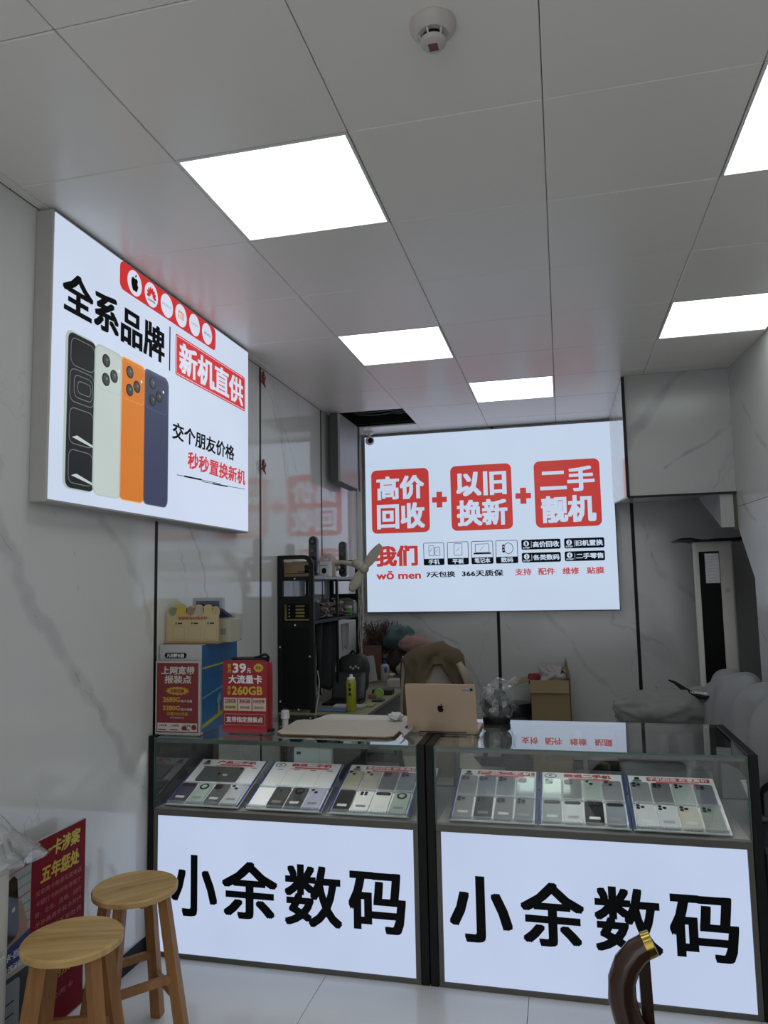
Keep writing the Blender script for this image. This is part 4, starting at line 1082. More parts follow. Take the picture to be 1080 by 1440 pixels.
for x, z in ((-.52, 1.645), (-.52, 1.342), (-.625, 1.20), (-.625, .85), (-.50, .80), (-.42, 1.14)):
    MB().lathe([(.006, 0), (.006, .003), (.003, .005)], (x, ry0, z), 10, axis='y').build('screw_head', m_lring, t) if 0 else MB().ball((x, ry0 - .001, z), .0062, .003, .0062, 8, 6).build('screw_head', m_white, t)
for z, m in ((1.640, mat('shelf_grey', (.22, .22, .23), .4)), (1.345, m_rack)):
    MB().box(rx0 + .004, rx1 - .002, ry0 + .029, ry1 - .029, z, z + .022, .002).build('shelf_board', m, t)
for x in (rx0 + .002, rx1 - .02): MB().box(x, x + .018, 3.05, 3.07, ZD, 1.64).build('post', m_rack, t)
Z1, Z2, Z3 = 1.6625, 1.3675, 1.0825
# on the rack: top shelf
m_kraft = mat('kraft', (.26, .19, .10), .8)
t = thing('open_carton', 'brown open carton inside the rack top behind the rounded end frame', 'box', (-.53, 2.7, Z1))
f = MB(); f.box(-.630, -.430, 2.560, 2.565, Z1, 1.755); f.box(-.630, -.430, 2.755, 2.760, Z1, 1.768); f.box(-.630, -.625, 2.565, 2.755, Z1, 1.76); f.box(-.435, -.430, 2.565, 2.755, Z1, 1.74); f.box(-.625, -.435, 2.565, 2.755, Z1, Z1 + .004)
f.build('carton_wall', m_kraft, t)
P = Print((0, 2.56, 0), (1, 0, 0), (0, 0, 1)); P.rect(-.60, Z1 + .015, -.46, Z1 + .019, p_navy); P.rect(-.47, Z1 + .02, -.44, 1.735, p_navy).rect(-.52, Z1 + .022, -.435, Z1 + .034, mat('print_purple', (.12, .04, .22), .5)); P.build('print', t)
def tower(x, y, label):
    t = thing('lens_tower', label, 'speaker tower', (x, y, Z1))
    MB().prism(rrect(x - .029, Z1, x + .029, Z1 + .27, .028, 7), y, y + .05, 'xz', ch=.004).build('body', mat('tower_grey', (.045, .05, .055), .25), t, smooth='auto')
    for k in range(4):
        o = MB().prism(circ(x, Z1 + .235 - k * .062, .024, 22), y - .008, y + .002, 'xz').build('round_lens', m_lens, t)
        f = MB(); f.prism(circ(x, Z1 + .235 - k * .062, .013, 16), y - .012, y - .008, 'xz'); f.build('lens_hub', mat('hub_grey', (.06, .06, .065), .2), o)
tower(-.440, 2.64, 'black tower with round lenses rising behind the rack end frame')
tower(-.43, 3.30, 'black tower with round lenses further back on the rack, by the cream fan')
t = thing('camera_carton', 'small white carton printed with a black device on the rack top', 'box', (-.45, 2.95, Z1))
MB().box(-.500, -.415, 2.92, 3.00, Z1, Z1 + .105, .002).build('carton', mat('carton_bright', (.60, .60, .60), .5), t)
P = Print((0, 2.92, 0), (1, 0, 0), (0, 0, 1)); P.rr(-.470, Z1 + .02, -.435, Z1 + .06, .015, p_navy).rect(-.49, Z1 + .075, -.43, Z1 + .082, m_pgrey); P.build('print', t)
t = thing('striped_carton', 'narrow brown and white carton next to the white device carton', 'box', (-.55, 2.95, Z1))
MB().box(-.560, -.510, 2.90, 2.97, Z1, Z1 + .10, .002).build('carton', mat('carton_tan', (.30, .25, .16), .6), t)
P = Print((0, 2.90, 0), (1, 0, 0), (0, 0, 1)); P.rect(-.555, Z1 + .03, -.53, Z1 + .09, p_navy).rect(-.528, Z1 + .02, -.513, Z1 + .09, m_pwhite); P.build('print', t)
crumple((-.49, 3.12, Z1 + .085), .08, 9, 'plastic_bundle', 'crumpled pinkish plastic bundle on the rack top behind the cartons', 'bundle', mat('bundle_pink', (.42, .33, .32), .4), .95, .45)
# cream three-blade fan on an arm
m_cr = mat('fan_cream', (.42, .38, .31), .45)
t = thing('desk_fan', 'cream three-blade fan reaching out from the rack in front of the back sign', 'fan', (-.2, 3.0, 1.71))
fc = Vector((-.165, 2.95, 1.712))
MB().tube([(-.425, 3.05, 1.745), (-.36, 3.03, 1.765), (-.28, 3.0, 1.752), (-.235, 2.98, 1.74)], [.014, .016, .018, .02], 10).build('arm', m_cr, t, smooth=True)
MB().tube([(-.250, 2.985, 1.76), (-.205, 2.97, 1.735), fc], [.024, .034, .030], 14).build('motor_housing', m_cr, t, smooth=True)
MB().ball(fc, .036, .03, .036).build('hub', m_cr, t, smooth=True)
MB().box(-.445, -.405, 3.03, 3.07, Z1, 1.76, .004).build('clamp', m_cr, t)
for dx, dz in ((.115, .150), (-.085, -.140)):
    d = Vector((dx, -.01, dz)); L = d.length; d.normalize(); side = d.cross(Vector((0, 1, 0))).normalized()
    f = MB().grid(lambda u, v: tuple(fc + d * (.02 + u * L) + side * (v - .5) * (.030 + .045 * math.sin(math.pi * min(1, u * .85 + .12))) + Vector((0, 1, 0)) * (.018 * (v - .5))), 10, 4)
    f.build('blade', m_cr, t, smooth=True, solid=.003)
f = MB().grid(lambda u, v: tuple(fc + Vector((-.055 - .02 * u, .06 * u, .015 + .03 * (v - .5)))), 4, 3); f.build('blade', m_cr, t, smooth=True, solid=.003)
# second shelf
t = thing('component_case', 'yellow and black component case inside the rack end frame', 'case', (-.52, 2.6, Z2))
MB().box(-.616, -.412, 2.560, 2.70, Z2, Z2 + .112, .003).build('body', mat('case_black', (.006, .006, .007), .6, spec=.15), t)
P = Print((0, 2.56, 0), (1, 0, 0), (0, 0, 1)); m_yb = mat('print_ochre', (.30, .25, .07), .5)
P.rect(-.614, Z2 + .002, -.414, Z2 + .012, m_yb).rect(-.614, Z2 + .012, -.598, Z2 + .11, m_yb)
for k in range(4): P.rect(-.535, Z2 + .024 + .022 * k, -.475 + .004 * (k % 2), Z2 + .036 + .022 * k, m_yb, 2).rect(-.585, Z2 + .026 + .022 * k, -.575, Z2 + .034 + .022 * k, m_cream, 2)
P.build('print', t)
ml = MB(); rnd = random.Random(4)
m_j = [mat('junk_%d' % k, c_, .5) for k, c_ in enumerate(((.03, .03, .032), (.16, .14, .13), (.35, .33, .31), (.10, .11, .13), (.22, .17, .14)))]
for k in range(84):      # loose cables and spare parts, each a small thing
    y = rnd.uniform(2.74, 3.46); x = rnd.uniform(-.59, -.415); lv = rnd.uniform(0, .13) * (1 - abs(y - 3.08) / .5)
    f = MB(); s_ = rnd.uniform(.014, .030)
    f.T = Matrix.Translation((x, y, Z2 + .012 + lv)) @ Matrix.Rotation(rnd.uniform(0, 3), 4, 'Z') @ Matrix.Rotation(rnd.uniform(-.5, .5), 4, 'X')
    if k % 3 == 0: f.tube([(math.cos(a) * s_ * 1.5, math.sin(a) * s_ * 1.5, .006 * math.sin(3 * a)) for a in [q * .55 for q in range(11)]], .0035, 6); nm, cat = 'coiled_cable', 'cable'
    else: f.box(-s_, s_, -s_ * .6, s_ * .6, -.006, .010, .002); f.box(-s_ * .4, s_ * .4, -s_ * .3, s_ * .3, .010, .014); nm, cat = 'spare_part', 'spare part'
    tag(f.build(nm, m_j[rnd.randrange(5)]), {'coiled_cable': 'small coiled cable in the heap on the rack middle shelf', 'spare_part': 'small electronic spare part in the heap on the rack middle shelf'}[nm], cat, group='heap of %s on the rack middle shelf' % ('cables' if cat == 'cable' else 'spare parts'))
t = thing('green_jar', 'small green jar at the far end of the rack middle shelf', 'jar', (-.43, 3.5, Z2))
MB().lathe([(.026, Z2), (.028, Z2 + .004), (.028, Z2 + .055)], (-.435, 3.46, 0), 20).build('body', mat('jar_green', (.10, .30, .06), .4), t, smooth='auto')
MB().lathe([(.030, Z2 + .055), (.030, Z2 + .070), (.026, Z2 + .072)], (-.435, 3.46, 0), 20).build('lid', mat('jar_lid', (.45, .55, .40), .4), t, smooth='auto')
t = thing('clear_tub', 'grey clear tub of odds and ends next to the green jar', 'tub', (-.5, 3.56, Z2))
MB().box(-.60, -.405, 3.52, 3.61, Z2, Z2 + .10, .006).build('tub', mat('tub_grey', (.20, .20, .19), .3), t)
MB().ball((-.5, 3.565, Z2 + .10), .08, .035, .03, 14, 8, fn=lambda d: 1 + .3 * noise.noise(d * 4)).build('contents', mat('contents_grey', (.12, .12, .11), .7), t)
# dark garments and a white bag hanging under the shelf
def cloth(name, label, cat, x, y0, y1, z0, z1, m, amp=.03, k=9, sm=True):
    o = MB().grid(lambda u, v: (x + amp * math.sin(u * k + v * 1.3) + amp * .5 * math.sin(u * k * 2.3 + v * 2), y0 + (y1 - y0) * u + .03 * math.sin(v * 3) * (u - .5), z1 + (z0 - z1) * v * (1 - .12 * math.sin(u * 5) ** 2)), 26, 16).build(name, m, smooth=sm, solid=.006)
    return tag(o, label, cat)
cloth('hanging_jacket', 'black jacket hanging from the rack shelf in front of the wall', 'jacket', -.46, 2.72, 3.12, .86, 1.335, mat('cloth_black', (.012, .012, .013), .9), .03)
cloth('hanging_apron', 'dark grey apron hanging further along the rack', 'apron', -.52, 3.14, 3.36, .95, 1.335, mat('cloth_dark', (.035, .034, .034), .9), .02)
cloth('paper_bag', 'pale paper bag hanging under the far end of the rack', 'bag', -.47, 3.38, 3.60, 1.10, 1.30, mat('bag_pale', (.34, .34, .35), .7), .008, 4)
# chargers, white card and orange toy in the dark lower shelf of the rack
for k, (x, y, z, w, h, colr, nm, lab) in enumerate(((-.57, 2.62, ZD, .03, .07, (.40, .40, .42), 'power_adapter', 'white power adapter in the dark foot of the rack, closer to the wall'), (-.49, 2.60, ZD, .035, .06, (.38, .38, .38), 'white_adapter', 'white adapter in the dark foot of the rack'))):
    t = thing(nm, lab, 'adapter', (x, y, z)); MB().box(x - w / 2, x + w / 2, y, y + .03, z, z + h, .003).build('body', mat('adapter_white', colr, .4), t); MB().tube([(x, y + .01, z + h), (x + .02, y, z + h + .06), (x + .04, y - .02, z + .02)], .003, 6).build('cord', mat('adapter_white', colr, .4), t, smooth=True)
# cables hanging from the far post
for k in range(5):
    pts = [(-.385 + .012 * k + .012 * math.sin(q * .9 + k * 2), 3.60 - .03 * k + .01 * math.cos(q + k), 1.66 - q * (.088 + .006 * k)) for q in range(10)]
    tag(MB().tube(pts, .004, 6).build('hanging_cable', m_j[(k * 2) % 5 if k % 2 else 2], smooth=True), ['white cable tangled on the far rack post', 'dark cable looped on the far rack post', 'pale cable running down the far rack post', 'thin grey cable dropping from the far rack post', 'brown cable hanging loosest on the far rack post'][k], 'cable')
tag(MB().tube([(-.40, 2.60, 1.04), (-.375, 2.56, .97), (-.372, 2.53, .88), (-.38, 2.50, .80), (-.375, 2.478, .72)], .004, 6).build('charging_cable', mat('cable_white', (.38, .38, .36), .5), smooth=True), 'white charging cable hanging over the desk front edge by the rack', 'cable')

# --- on the desk
def can(x, y, r, h, label, body, capm, txt=None):
    t = thing('spray_can', label, 'spray can', (x, y, ZD))
    MB().lathe([(r * .9, ZD), (r, ZD + .006), (r, ZD + h * .80), (r * .75, ZD + h * .86)], (x, y, 0), 22).build('can_body', body, t, smooth='auto')
    MB().lathe([(r * .78, ZD + h * .855), (r * .80, ZD + h * .91), (r * .35, ZD + h * .93), (r * .33, ZD + h * .985), (r * .2, ZD + h)], (x, y, 0), 18).build('cap', capm, t, smooth='auto')
    if txt:
        P = Print((0, y - r - .0006, 0), (1, 0, 0), (0, 0, 1)); n_ = len(txt)
        for k, ch in enumerate(txt): P.text(ch, x - .011, ZD + h * .68 - k * .030, x + .011, ZD + h * .68 - k * .030 + .024, p_navy, .04)
        P.build('lettering', t)
can(-.172, 2.605, .033, .235, 'yellow spray can with a white cap at the desk front', mat('can_yellow', (.34, .33, .02), .35), m_white, '化清剂')
t = thing('dark_laptop', 'black laptop open on the desk behind the spray can', 'laptop', (-.3, 2.9, ZD))
MB().box(-.44, -.19, 2.80, 3.02, ZD, ZD + .016, .003).build('base', m_black, t)
f = MB(); f.T = Matrix.Translation((0, 3.02, ZD + .014)) @ Matrix.Rotation(math.radians(-16), 4, 'X'); f.box(-.44, -.19, 0, .008, 0, .19, .002); lid = f.build('lid', mat('lid_dark', (.02, .02, .02), .3), t)
f = MB(); f.T = Matrix.Translation((0, 3.02, ZD + .014)) @ Matrix.Rotation(math.radians(-16), 4, 'X'); f.box(-.43, -.20, -.0012, -.0002, .01, .18); f.build('screen', mat('screen_dim', (.05, .055, .06), .12), lid)
t = thing('black_backpack', 'black backpack leaning against the wall behind the dark laptop', 'backpack', (-.35, 3.3, ZD))
MB().ball((-.36, 3.32, ZD + .15), .115, .08, .148, 24, 18, fn=lambda d: superball(4)(d) * (1 + .08 * noise.noise(d * 2))).build('bag_body', mat('bag_black', (.02, .02, .022), .6), t, smooth=True)
MB().tube([(-.40, 3.31, ZD + .28), (-.36, 3.31, ZD + .325), (-.32, 3.31, ZD + .28)], .010, 8).build('handle', m_black, t, smooth=True)
for k, (x, z) in enumerate(((-.34, .20), (-.32, .215), (-.36, .21), (-.30, .205))): MB().ball((x, 3.242, ZD + z), .009, .005, .009, 8, 6).build('badge', m_stick, t)
def leanbox(name, label, cat, x0, x1, y, h, m, lean=.2, d=.03, skew=0):
    f = MB(); f.T = Matrix.Translation((x0, y, ZD)) @ Matrix.Rotation(-lean, 4, 'X') @ Matrix.Rotation(skew, 4, 'Y'); f.box(0, x1 - x0, 0, d, 0, h, .003)
    return tag(f.build(name, m), label, cat)
leanbox('white_flat_box', 'flat white box leaning on the brown frame at the desk back', 'box', -.435, -.345, 3.98, .215, mat('box_offwhite', (.40, .40, .38), .5), .12, .03, -.18)
o = thing('picture_frame', 'brown wooden frame standing behind the white flat box', 'frame', (-.3, 4.2, ZD))
MB().box(-.535, -.36, 4.20, 4.225, ZD, ZD + .29, .004).build('frame_border', mat('frame_brown', (.13, .07, .045), .5), o)
MB().box(-.51, -.385, 4.197, 4.201, ZD + .03, ZD + .26).build('picture', mat('picture_red', (.16, .07, .06), .6), o)
t = thing('lotion_bottle', 'white bottle with a dark blue pump and blue mark at the desk back', 'bottle', (-.3, 4.08, ZD))
MB().lathe([(.034, ZD), (.038, ZD + .01), (.038, ZD + .13), (.016, ZD + .15)], (-.300, 4.08, 0), 20).build('bottle_body', mat('bottle_white', (.42, .44, .45), .3), t, smooth='auto')
MB().lathe([(.018, ZD + .148), (.018, ZD + .17), (.008, ZD + .175), (.008, ZD + .20)], (-.300, 4.08, 0), 14).build('pump', mat('pump_blue', (.02, .03, .12), .4), t, smooth='auto')
P = Print((0, 4.041, 0), (1, 0, 0), (0, 0, 1)); P.poly(circ(-.285, ZD + .10, .013, 16, .025), mat('print_blue', (.03, .08, .28), .5)); P.build('mark', t)
t = thing('orange_jar', 'small orange jar beside the white bottle', 'jar', (-.21, 3.98, ZD))
MB().lathe([(.030, ZD), (.034, ZD + .01), (.032, ZD + .06), (.026, ZD + .065)], (-.045, 3.86, 0), 18).build('jar_body', mat('jar_orange', (.42, .17, .02), .35), t, smooth='auto') if 0 else MB().lathe([(.030, ZD), (.034, ZD + .01), (.032, ZD + .06), (.026, ZD + .065)], (-.215, 3.98, 0), 18).build('jar_body', mat('jar_orange', (.42, .17, .02), .35), t, smooth='auto')
MB().lathe([(.030, ZD + .0655), (.030, ZD + .08)], (-.215, 3.98, 0), 18).build('lid', m_white, t, smooth='auto')
t = thing('green_tape_roll', 'lime green tape roll lying on black pouches near the desk edge', 'tape', (-.1, 3.2, ZD))
MB().lathe([(.018, -.012), (.034, -.012), (.036, 0), (.034, .012), (.018, .012)], (-.125, 3.16, ZD + .036), 20, axis='y').build('roll', mat('lime', (.30, .42, .08), .4), t, smooth='auto')
MB().box(-.20, -.145, 3.13, 3.17, ZD, ZD + .03, .006).build('holder', mat('holder_rose', (.22, .09, .09), .5), t)
for k, (x0, x1, y0, y1, h, colr, nm, lab, cat) in enumerate((
    (-.40, -.20, 2.56, 2.68, .008, (.10, .17, .30), 'blue_notepad', 'blue printed notepad flat on the desk front', 'notepad'),
    (-.33, -.12, 2.70, 2.78, .018, (.45, .45, .44), 'white_paper_pile', 'white paper bundle lying behind the spray can', 'paper'),
    (-.14, -.08, 2.78, 2.90, .010, (.30, .33, .08), 'yellow_green_card', 'yellow-green card near the desk edge', 'card'),
    (-.22, -.07, 3.32, 3.42, .035, (.02, .02, .022), 'black_case', 'black flat case on the desk behind the green tape', 'case'),
    (-.20, -.07, 3.72, 3.86, .06, (.40, .40, .36), 'pale_box_low', 'low pale box in front of the orange jar', 'box'),
    (-.14, -.06, 3.00, 3.08, .012, (.03, .03, .035), 'dark_phone_case', 'dark phone case lying at the desk edge', 'phone case'))):
    tag(MB().box(x0, x1, y0, y1, ZD, ZD + h, min(.003, h / 3)).build(nm, mat('desk_item_%d' % k, colr, .5)), lab, cat)
# dried brown grasses in the corner
t = thing('dried_bouquet', 'bushy dried brown bouquet standing in the back corner of the desk', 'bouquet', (-.3, 4.3, ZD))
MB().lathe([(.05, ZD), (.06, ZD + .05), (.05, ZD + .16), (.04, ZD + .20)], (-.43, 4.38, 0), 18).build('vase', mat('vase_dark', (.05, .035, .03), .4), t, smooth='auto')
f = MB(); rnd = random.Random(11)
for k in range(260):
    a = rnd.uniform(0, 6.28); el = rnd.uniform(.35, 1.45); L = rnd.uniform(.16, .36)
    d = Vector((math.cos(a) * math.cos(el), math.sin(a) * math.cos(el) * .5, math.sin(el))); p0 = Vector((-.40, 4.38, ZD + .18)); d.x = max(d.x, -.45); p1 = p0 + d * L
    f.beam(p0 + d * L * .3, p1 + Vector((rnd.uniform(-.03, .03), 0, -.02)), .004, .003)
    for q in range(3):
        c_ = p0 + d * L * rnd.uniform(.6, 1.0); e = Vector((rnd.uniform(-1, 1), rnd.uniform(-.6, .6), rnd.uniform(-1, 1))) * .022
        f.beam(c_ - e, c_ + e, .006, .004)
dl = f.build('dried_foliage', mat('dried_brown', (.09, .05, .04), .9), t); dl['kind'] = 'stuff'
def lump(name, label, cat, c, r, m, seed, amp=.35, nu=26, nv=16, p=2.0):
    o = MB().ball(c, r[0], r[1], r[2], nu, nv, fn=lambda d: superball(p)(d) + amp * noise.noise(Vector((d.x * 1.8 + seed, d.y * 1.8, d.z * 1.8))) + amp * .45 * noise.noise(Vector((d.x * 5 + seed, d.y * 5, d.z * 5)))).build(name, m, smooth=True)
    return tag(o, label, cat)
lump('teal_bag', 'grey-teal cloth bag heaped in the back corner above the desk', 'bag', (-.22, 4.30, 1.13), (.14, .11, .11), mat('teal_cloth', (.06, .10, .10), .8), 2)
lump('dark_bundle', 'dark bundle under the teal bag at the desk end', 'bundle', (-.20, 4.33, .94), (.13, .10, .12), mat('bundle_dark', (.05, .035, .03), .9), 5)
lump('pink_cloth', 'pink checked cloth bundle above the chair back', 'cloth', (-.04, 4.10, 1.09), (.14, .10, .075), mat('pink_cloth', (.30, .17, .16), .9, var=.25, scale=40), 8, .25)
lump('cream_hat', 'cream sun hat lying between the pink cloth and the desk', 'hat', (-.07, 3.95, .90), (.10, .09, .065), mat('cap_cream', (.38, .33, .29), .9), 12, .2)
lump('white_bag_pile', 'white plastic bags piled at the far end of the desk', 'bag', (-.12, 4.10, .86), (.08, .08, .07), mat('bag_white', (.42, .42, .42), .6), 15, .3)

# --- office chair with an olive jacket
t = thing('office_chair', 'cream high-backed office chair behind the laptop', 'chair', (.36, 2.75, 0), math.radians(0))
m_cc = mat('chair_cream', (.32, .29, .23), .55); m_cl = mat('chair_chrome', (.3, .3, .3), .3, metal=.8)
CM = Matrix.Translation((.350, 2.74, 0)) @ Matrix.Rotation(math.radians(18), 4, 'Z')
def cpart(fn, nm, m, sm=False):
    f = MB(); f.T = CM; fn(f); return f.build(nm, m, t, smooth=sm)
cpart(lambda f: f.grid(lambda u, v: (-.195 + .39 * u + (.10 * (1 - v) * (u - .5)), -.02 - .03 * math.sin(math.pi * u) + .10 * v, .50 + .62 * v), 10, 12), 'back_panel', m_cc, True).modifiers.new('solid', 'SOLIDIFY').thickness = .05
cpart(lambda f: f.prism(rrect(-.24, -.45, .24, .02, .05, 5), .43, .50, 'xy', ch=.02), 'seat', m_cc, 'auto')
cpart(lambda f: f.cyl(.03, .08, .43, (0, -.2), 16), 'gas_post', m_cl, 'auto')
for k in range(5):
    a = 2 * math.pi * k / 5 + .3
    cpart(lambda f: f.beam((0, -.2, .09), (.28 * math.cos(a), -.2 + .28 * math.sin(a), .065), .05, .03, .03, .02), 'base_spoke', m_cl)
    cpart(lambda f: f.lathe([(.028, -.02), (.03, -.01), (.03, .01), (.028, .02)], (.28 * math.cos(a), -.2 + .28 * math.sin(a), .031), 14, axis='x'), 'caster', m_black, 'auto')
for sx_ in (-1, 1): cpart(lambda f: f.tube([(sx_ * .25, .0, .50), (sx_ * .28, -.03, .66), (sx_ * .28, -.30, .68), (sx_ * .25, -.34, .50)], .016, 8), 'armrest', m_black, True)
# jacket: draped shell over the chair top
m_ol = mat('jacket_olive', (.10, .073, .042), .95, var=.12, scale=10, bump=.4)
def jacket(u, v):
    x = (-.20 + .41 * u)
    zt = 1.195 - 1.5 * max(0, abs(x) - .07) ** 1.5 - (.05 if x < 0 else 0) * abs(x) * 3
    s_ = (v - .5) * 2                      # -1 in front of the back panel (towards us) ... 1 behind it
    L = (.055 + .26 * min(1, (max(0, -x - .01) / .13)) + .20 * min(1, max(0, x - .05) / .12)) if s_ < 0 else .34
    r = .075
    a = min(1, abs(s_) * 3.0)
    y = .075 + (1 if s_ > 0 else -1) * (r * math.sin(a * math.pi / 2) + .03 * abs(s_))
    z = zt - r * (1 - math.cos(a * math.pi / 2)) - max(0, abs(s_) - .33) * L * 1.5
    wv = .045 * noise.noise(Vector((x * 9, z * 6, 3 + s_))) + .020 * noise.noise(Vector((x * 22, z * 17, s_)))
    return (x + wv * .6, y + wv, z + wv * .5)
f = MB(); f.T = CM; f.grid(jacket, 30, 30)
o = f.build('draped_jacket', m_ol, smooth=True, solid=.012); tag(o, 'olive brown jacket draped over the cream chair back', 'jacket')
f = MB(); f.T = CM
f.tube([(.16, -.055, 1.08), (.20, -.075, 1.00), (.225, -.07, .93), (.235, -.05, .88)], [.03, .045, .045, .04], 12, squash=.6)
tag(f.build('cream_sleeve', mat('sleeve_cream', (.34, .28, .20), .9), smooth=True), 'cream lining sleeve hanging out under the olive jacket', 'sleeve')

# --- open carton at the back wall with bits in it, and the bin
t = thing('cardboard_box', 'open brown cardboard box by the back wall', 'box', (1.06, 4.2, 0))
z1 = .80; bx0, bx1, by0, by1 = .905, 1.225, 4.12, 4.42
f = MB()
for a in ((bx0, bx1, by0, by0 + .006), (bx0, bx1, by1 - .006, by1), (bx0, bx0 + .006, by0, by1), (bx1 - .006, bx1, by0, by1)): f.box(*a, .0, z1)
f.build('carton_wall', m_kraft, t)
f = MB(); f.add([(bx0, by0 - .001, z1), (bx1 - .012, by0 - .001, z1), (bx1 - .015, by0 - .02, z1 - .10), (bx0, by0 - .02, z1 - .10)], [(0, 3, 2, 1)]); f.build('front_flap', mat('kraft_pale', (.30, .22, .12), .8), t, solid=.005)
f = MB(); f.add([(bx1, by0, z1), (bx1, by1, z1), (bx1 - .03, by1, z1 + .15), (bx1 - .05, by0 + .06, z1 + .10)], [(0, 1, 2, 3)]); f.build('side_flap', m_kraft, t, solid=.005)
f = MB(); f.add([(bx0, by0, z1), (bx0, by1, z1), (bx0 - .13, by1, z1 - .04), (bx0 - .13, by0, z1 - .05)], [(0, 3, 2, 1)]); f.build('side_flap', m_kraft, t, solid=.005)
MB().box(bx0 + .007, bx1 - .007, by0 + .007, by1 - .007, .66, .67).build('filling_board', m_kraft, t)
lump('red_cloth', 'red cloth poking out of the cardboard box', 'cloth', (.945, 4.20, .80), (.06, .05, .045), mat('cloth_red', (.22, .01, .02), .8), 20, .4)
lump('white_plastic_bag', 'crumpled white plastic bag in the cardboard box', 'bag', (1.08, 4.25, .815), (.10, .08, .085), mat('bag_crumple', (.36, .32, .32), .5), 41, .75, 34, 24)
lump('black_sleeve_item', 'black item tucked beside the white bag in the cardboard box', 'item', (1.165, 4.20, .83), (.020, .02, .035), m_black, 26, .2)
t = thing('waste_bin', 'dark round bin between the bagged pouch and the cardboard box', 'bin', (.80, 4.2, 0))
MB().lathe([(.10, 0), (.105, .01), (.12, .50), (.125, .52)], (.775, 4.25, 0), 24).build('bin_body', mat('bin_grey', (.05, .055, .06), .4), t, smooth='auto')
MB().lathe([(.128, .50), (.130, .53), (.120, .60), (.09, .605)], (.775, 4.25, 0), 24).build('bin_liner', mat('bin_liner', (.012, .013, .018), .3), t, smooth='auto')

# ================================================================== AIR CONDITIONER
t = thing('air_conditioner', 'tall white floor-standing air conditioner with a black front in the alcove', 'air conditioner', (2.33, 3.95, 0), 0)
AM = Matrix.Translation((2.315, 3.92, 0)) @ Matrix.Rotation(math.radians(-9), 4, 'Z')
m_ac = mat('ac_white', (.66, .63, .60), .4)
def apart(fn, nm, m, sm='auto', par=None):
    f = MB(); f.T = AM; fn(f); return f.build(nm, m, par or t, smooth=sm)
apart(lambda f: f.prism(rrect(-.140, -.02, .140, .28, .025, 5), 0, 1.875, 'xy', ch=.006), 'cabinet', m_ac)
apart(lambda f: f.box(-.100, .042, -.026, -.012, .30, 1.80, .003), 'front_panel', mat('ac_black', (.004, .004, .004), .5, spec=.1))
fp = apart(lambda f: f.box(-.060, .040, -.030, -.024, 1.56, 1.785, .002), 'air_outlet', mat('outlet_silver', (.45, .46, .50), .4, metal=.2))
for k in range(9): apart(lambda f: f.box(-.056, .036, -.034, -.030, 1.575 + .023 * k, 1.583 + .023 * k), 'louvre', m_ac, par=fp)
apart(lambda f: f.box(.07, .10, -.022, -.018, 1.49, 1.52), 'energy_label', m_stick)
apart(lambda f: f.box(-.150, .150, -.03, .29, 0, .05, .004), 'plinth', m_grey)
f = MB(); f.grid(lambda u, v: (2.06 + .50 * u, 3.78 + .42 * v, 1.886 + .012 * noise.noise(Vector((u * 4, v * 4, 0))) + (.006 if u < .2 else 0)), 12, 6)
tag(f.build('black_bag_cover', m_black, smooth=True, solid=.010), 'flat black bag lying on top of the air conditioner', 'bag')

# ================================================================== SOFA
m_sofa = mat('sofa_grey', (.23, .23, .245), .9, var=.06, scale=8, bump=.25)
t = thing('covered_sofa', 'grey sofa with a wrinkled cover along the wall by the air conditioner', 'sofa', (2.0, 2.3, 0))
def back(u, v):       # along y (u), over the top from seat side to wall side (v)
    y = 1.66 + 1.45 * u
    a = math.pi * v
    top = .985 + .05 * math.sin(u * 2.6 + .4)
    end = 1 - .55 * max(0, (.10 - u) / .10) ** 2 - .30 * max(0, (u - .93) / .07) ** 2
    xx = 2.165 - .165 * math.cos(a)
    zz = .42 + (top - .42) * (math.sin(a) ** .55) * end
    q = u * 11 - v * 4.0 + 1.6 * noise.noise(Vector((u * 4, v * 3, 1)))
    fold = (.055 * (abs(math.sin(q)) ** .45) - .04) * min(1, 2.2 * math.sin(a)) + .022 * noise.noise(Vector((u * 9, v * 5, 4)))
    return (min(xx - fold * math.cos(a), XR(y) - .035), y, zz + fold)
MB().grid(back, 110, 30).build('backrest_cover', m_sofa, t, smooth=True, solid=.02)
MB().box(2.06, 2.33, 1.70, 3.06, .12, .62, .03).build('backrest', m_sofa, t)
def seatf(u, v):
    x = 1.50 + .58 * u; y = 1.72 + 1.35 * v
    z = .47 + .02 * noise.noise(Vector((x * 5, y * 5, 0))) - .10 * max(0, .1 - u) * 10 * .3
    return (x, y, z)
MB().grid(seatf, 24, 40).build('seat_cover', m_sofa, t, smooth=True, solid=.02)
MB().box(1.52, 2.06, 1.74, 3.05, .12, .45, .03).build('seat_base', m_sofa, t)
def arm(u, v):        # far armrest under its cover: over the top across y
    x = 1.50 + .66 * u; a = math.pi * v
    top = .80 + .085 * min(1, u * 1.6) + .03 * noise.noise(Vector((u * 5, 0, 7)))
    yy = 3.06 - .17 * math.cos(a)
    zz = .40 + (top - .40) * (math.sin(a) ** .5) * (1 - .5 * max(0, (.12 - u) / .12) ** 2)
    fd = .018 * noise.noise(Vector((x * 7, a * 2.5, 2))) + .010 * math.sin(u * 22 + v * 6 + 2 * noise.noise(Vector((u * 5, v * 5, 0))))
    return (x, yy - fd * math.cos(a), zz + fd)
MB().grid(arm, 44, 24).build('armrest_cover', m_sofa, t, smooth=True, solid=.02)
MB().box(1.53, 2.1, 2.93, 3.18, .12, .66, .03).build('armrest', m_sofa, t)
for x in (1.56, 2.26):
    for y in (1.78, 3.10): MB().cyl(.02, 0, .12, (x, y), 12).build('leg', m_black, t)
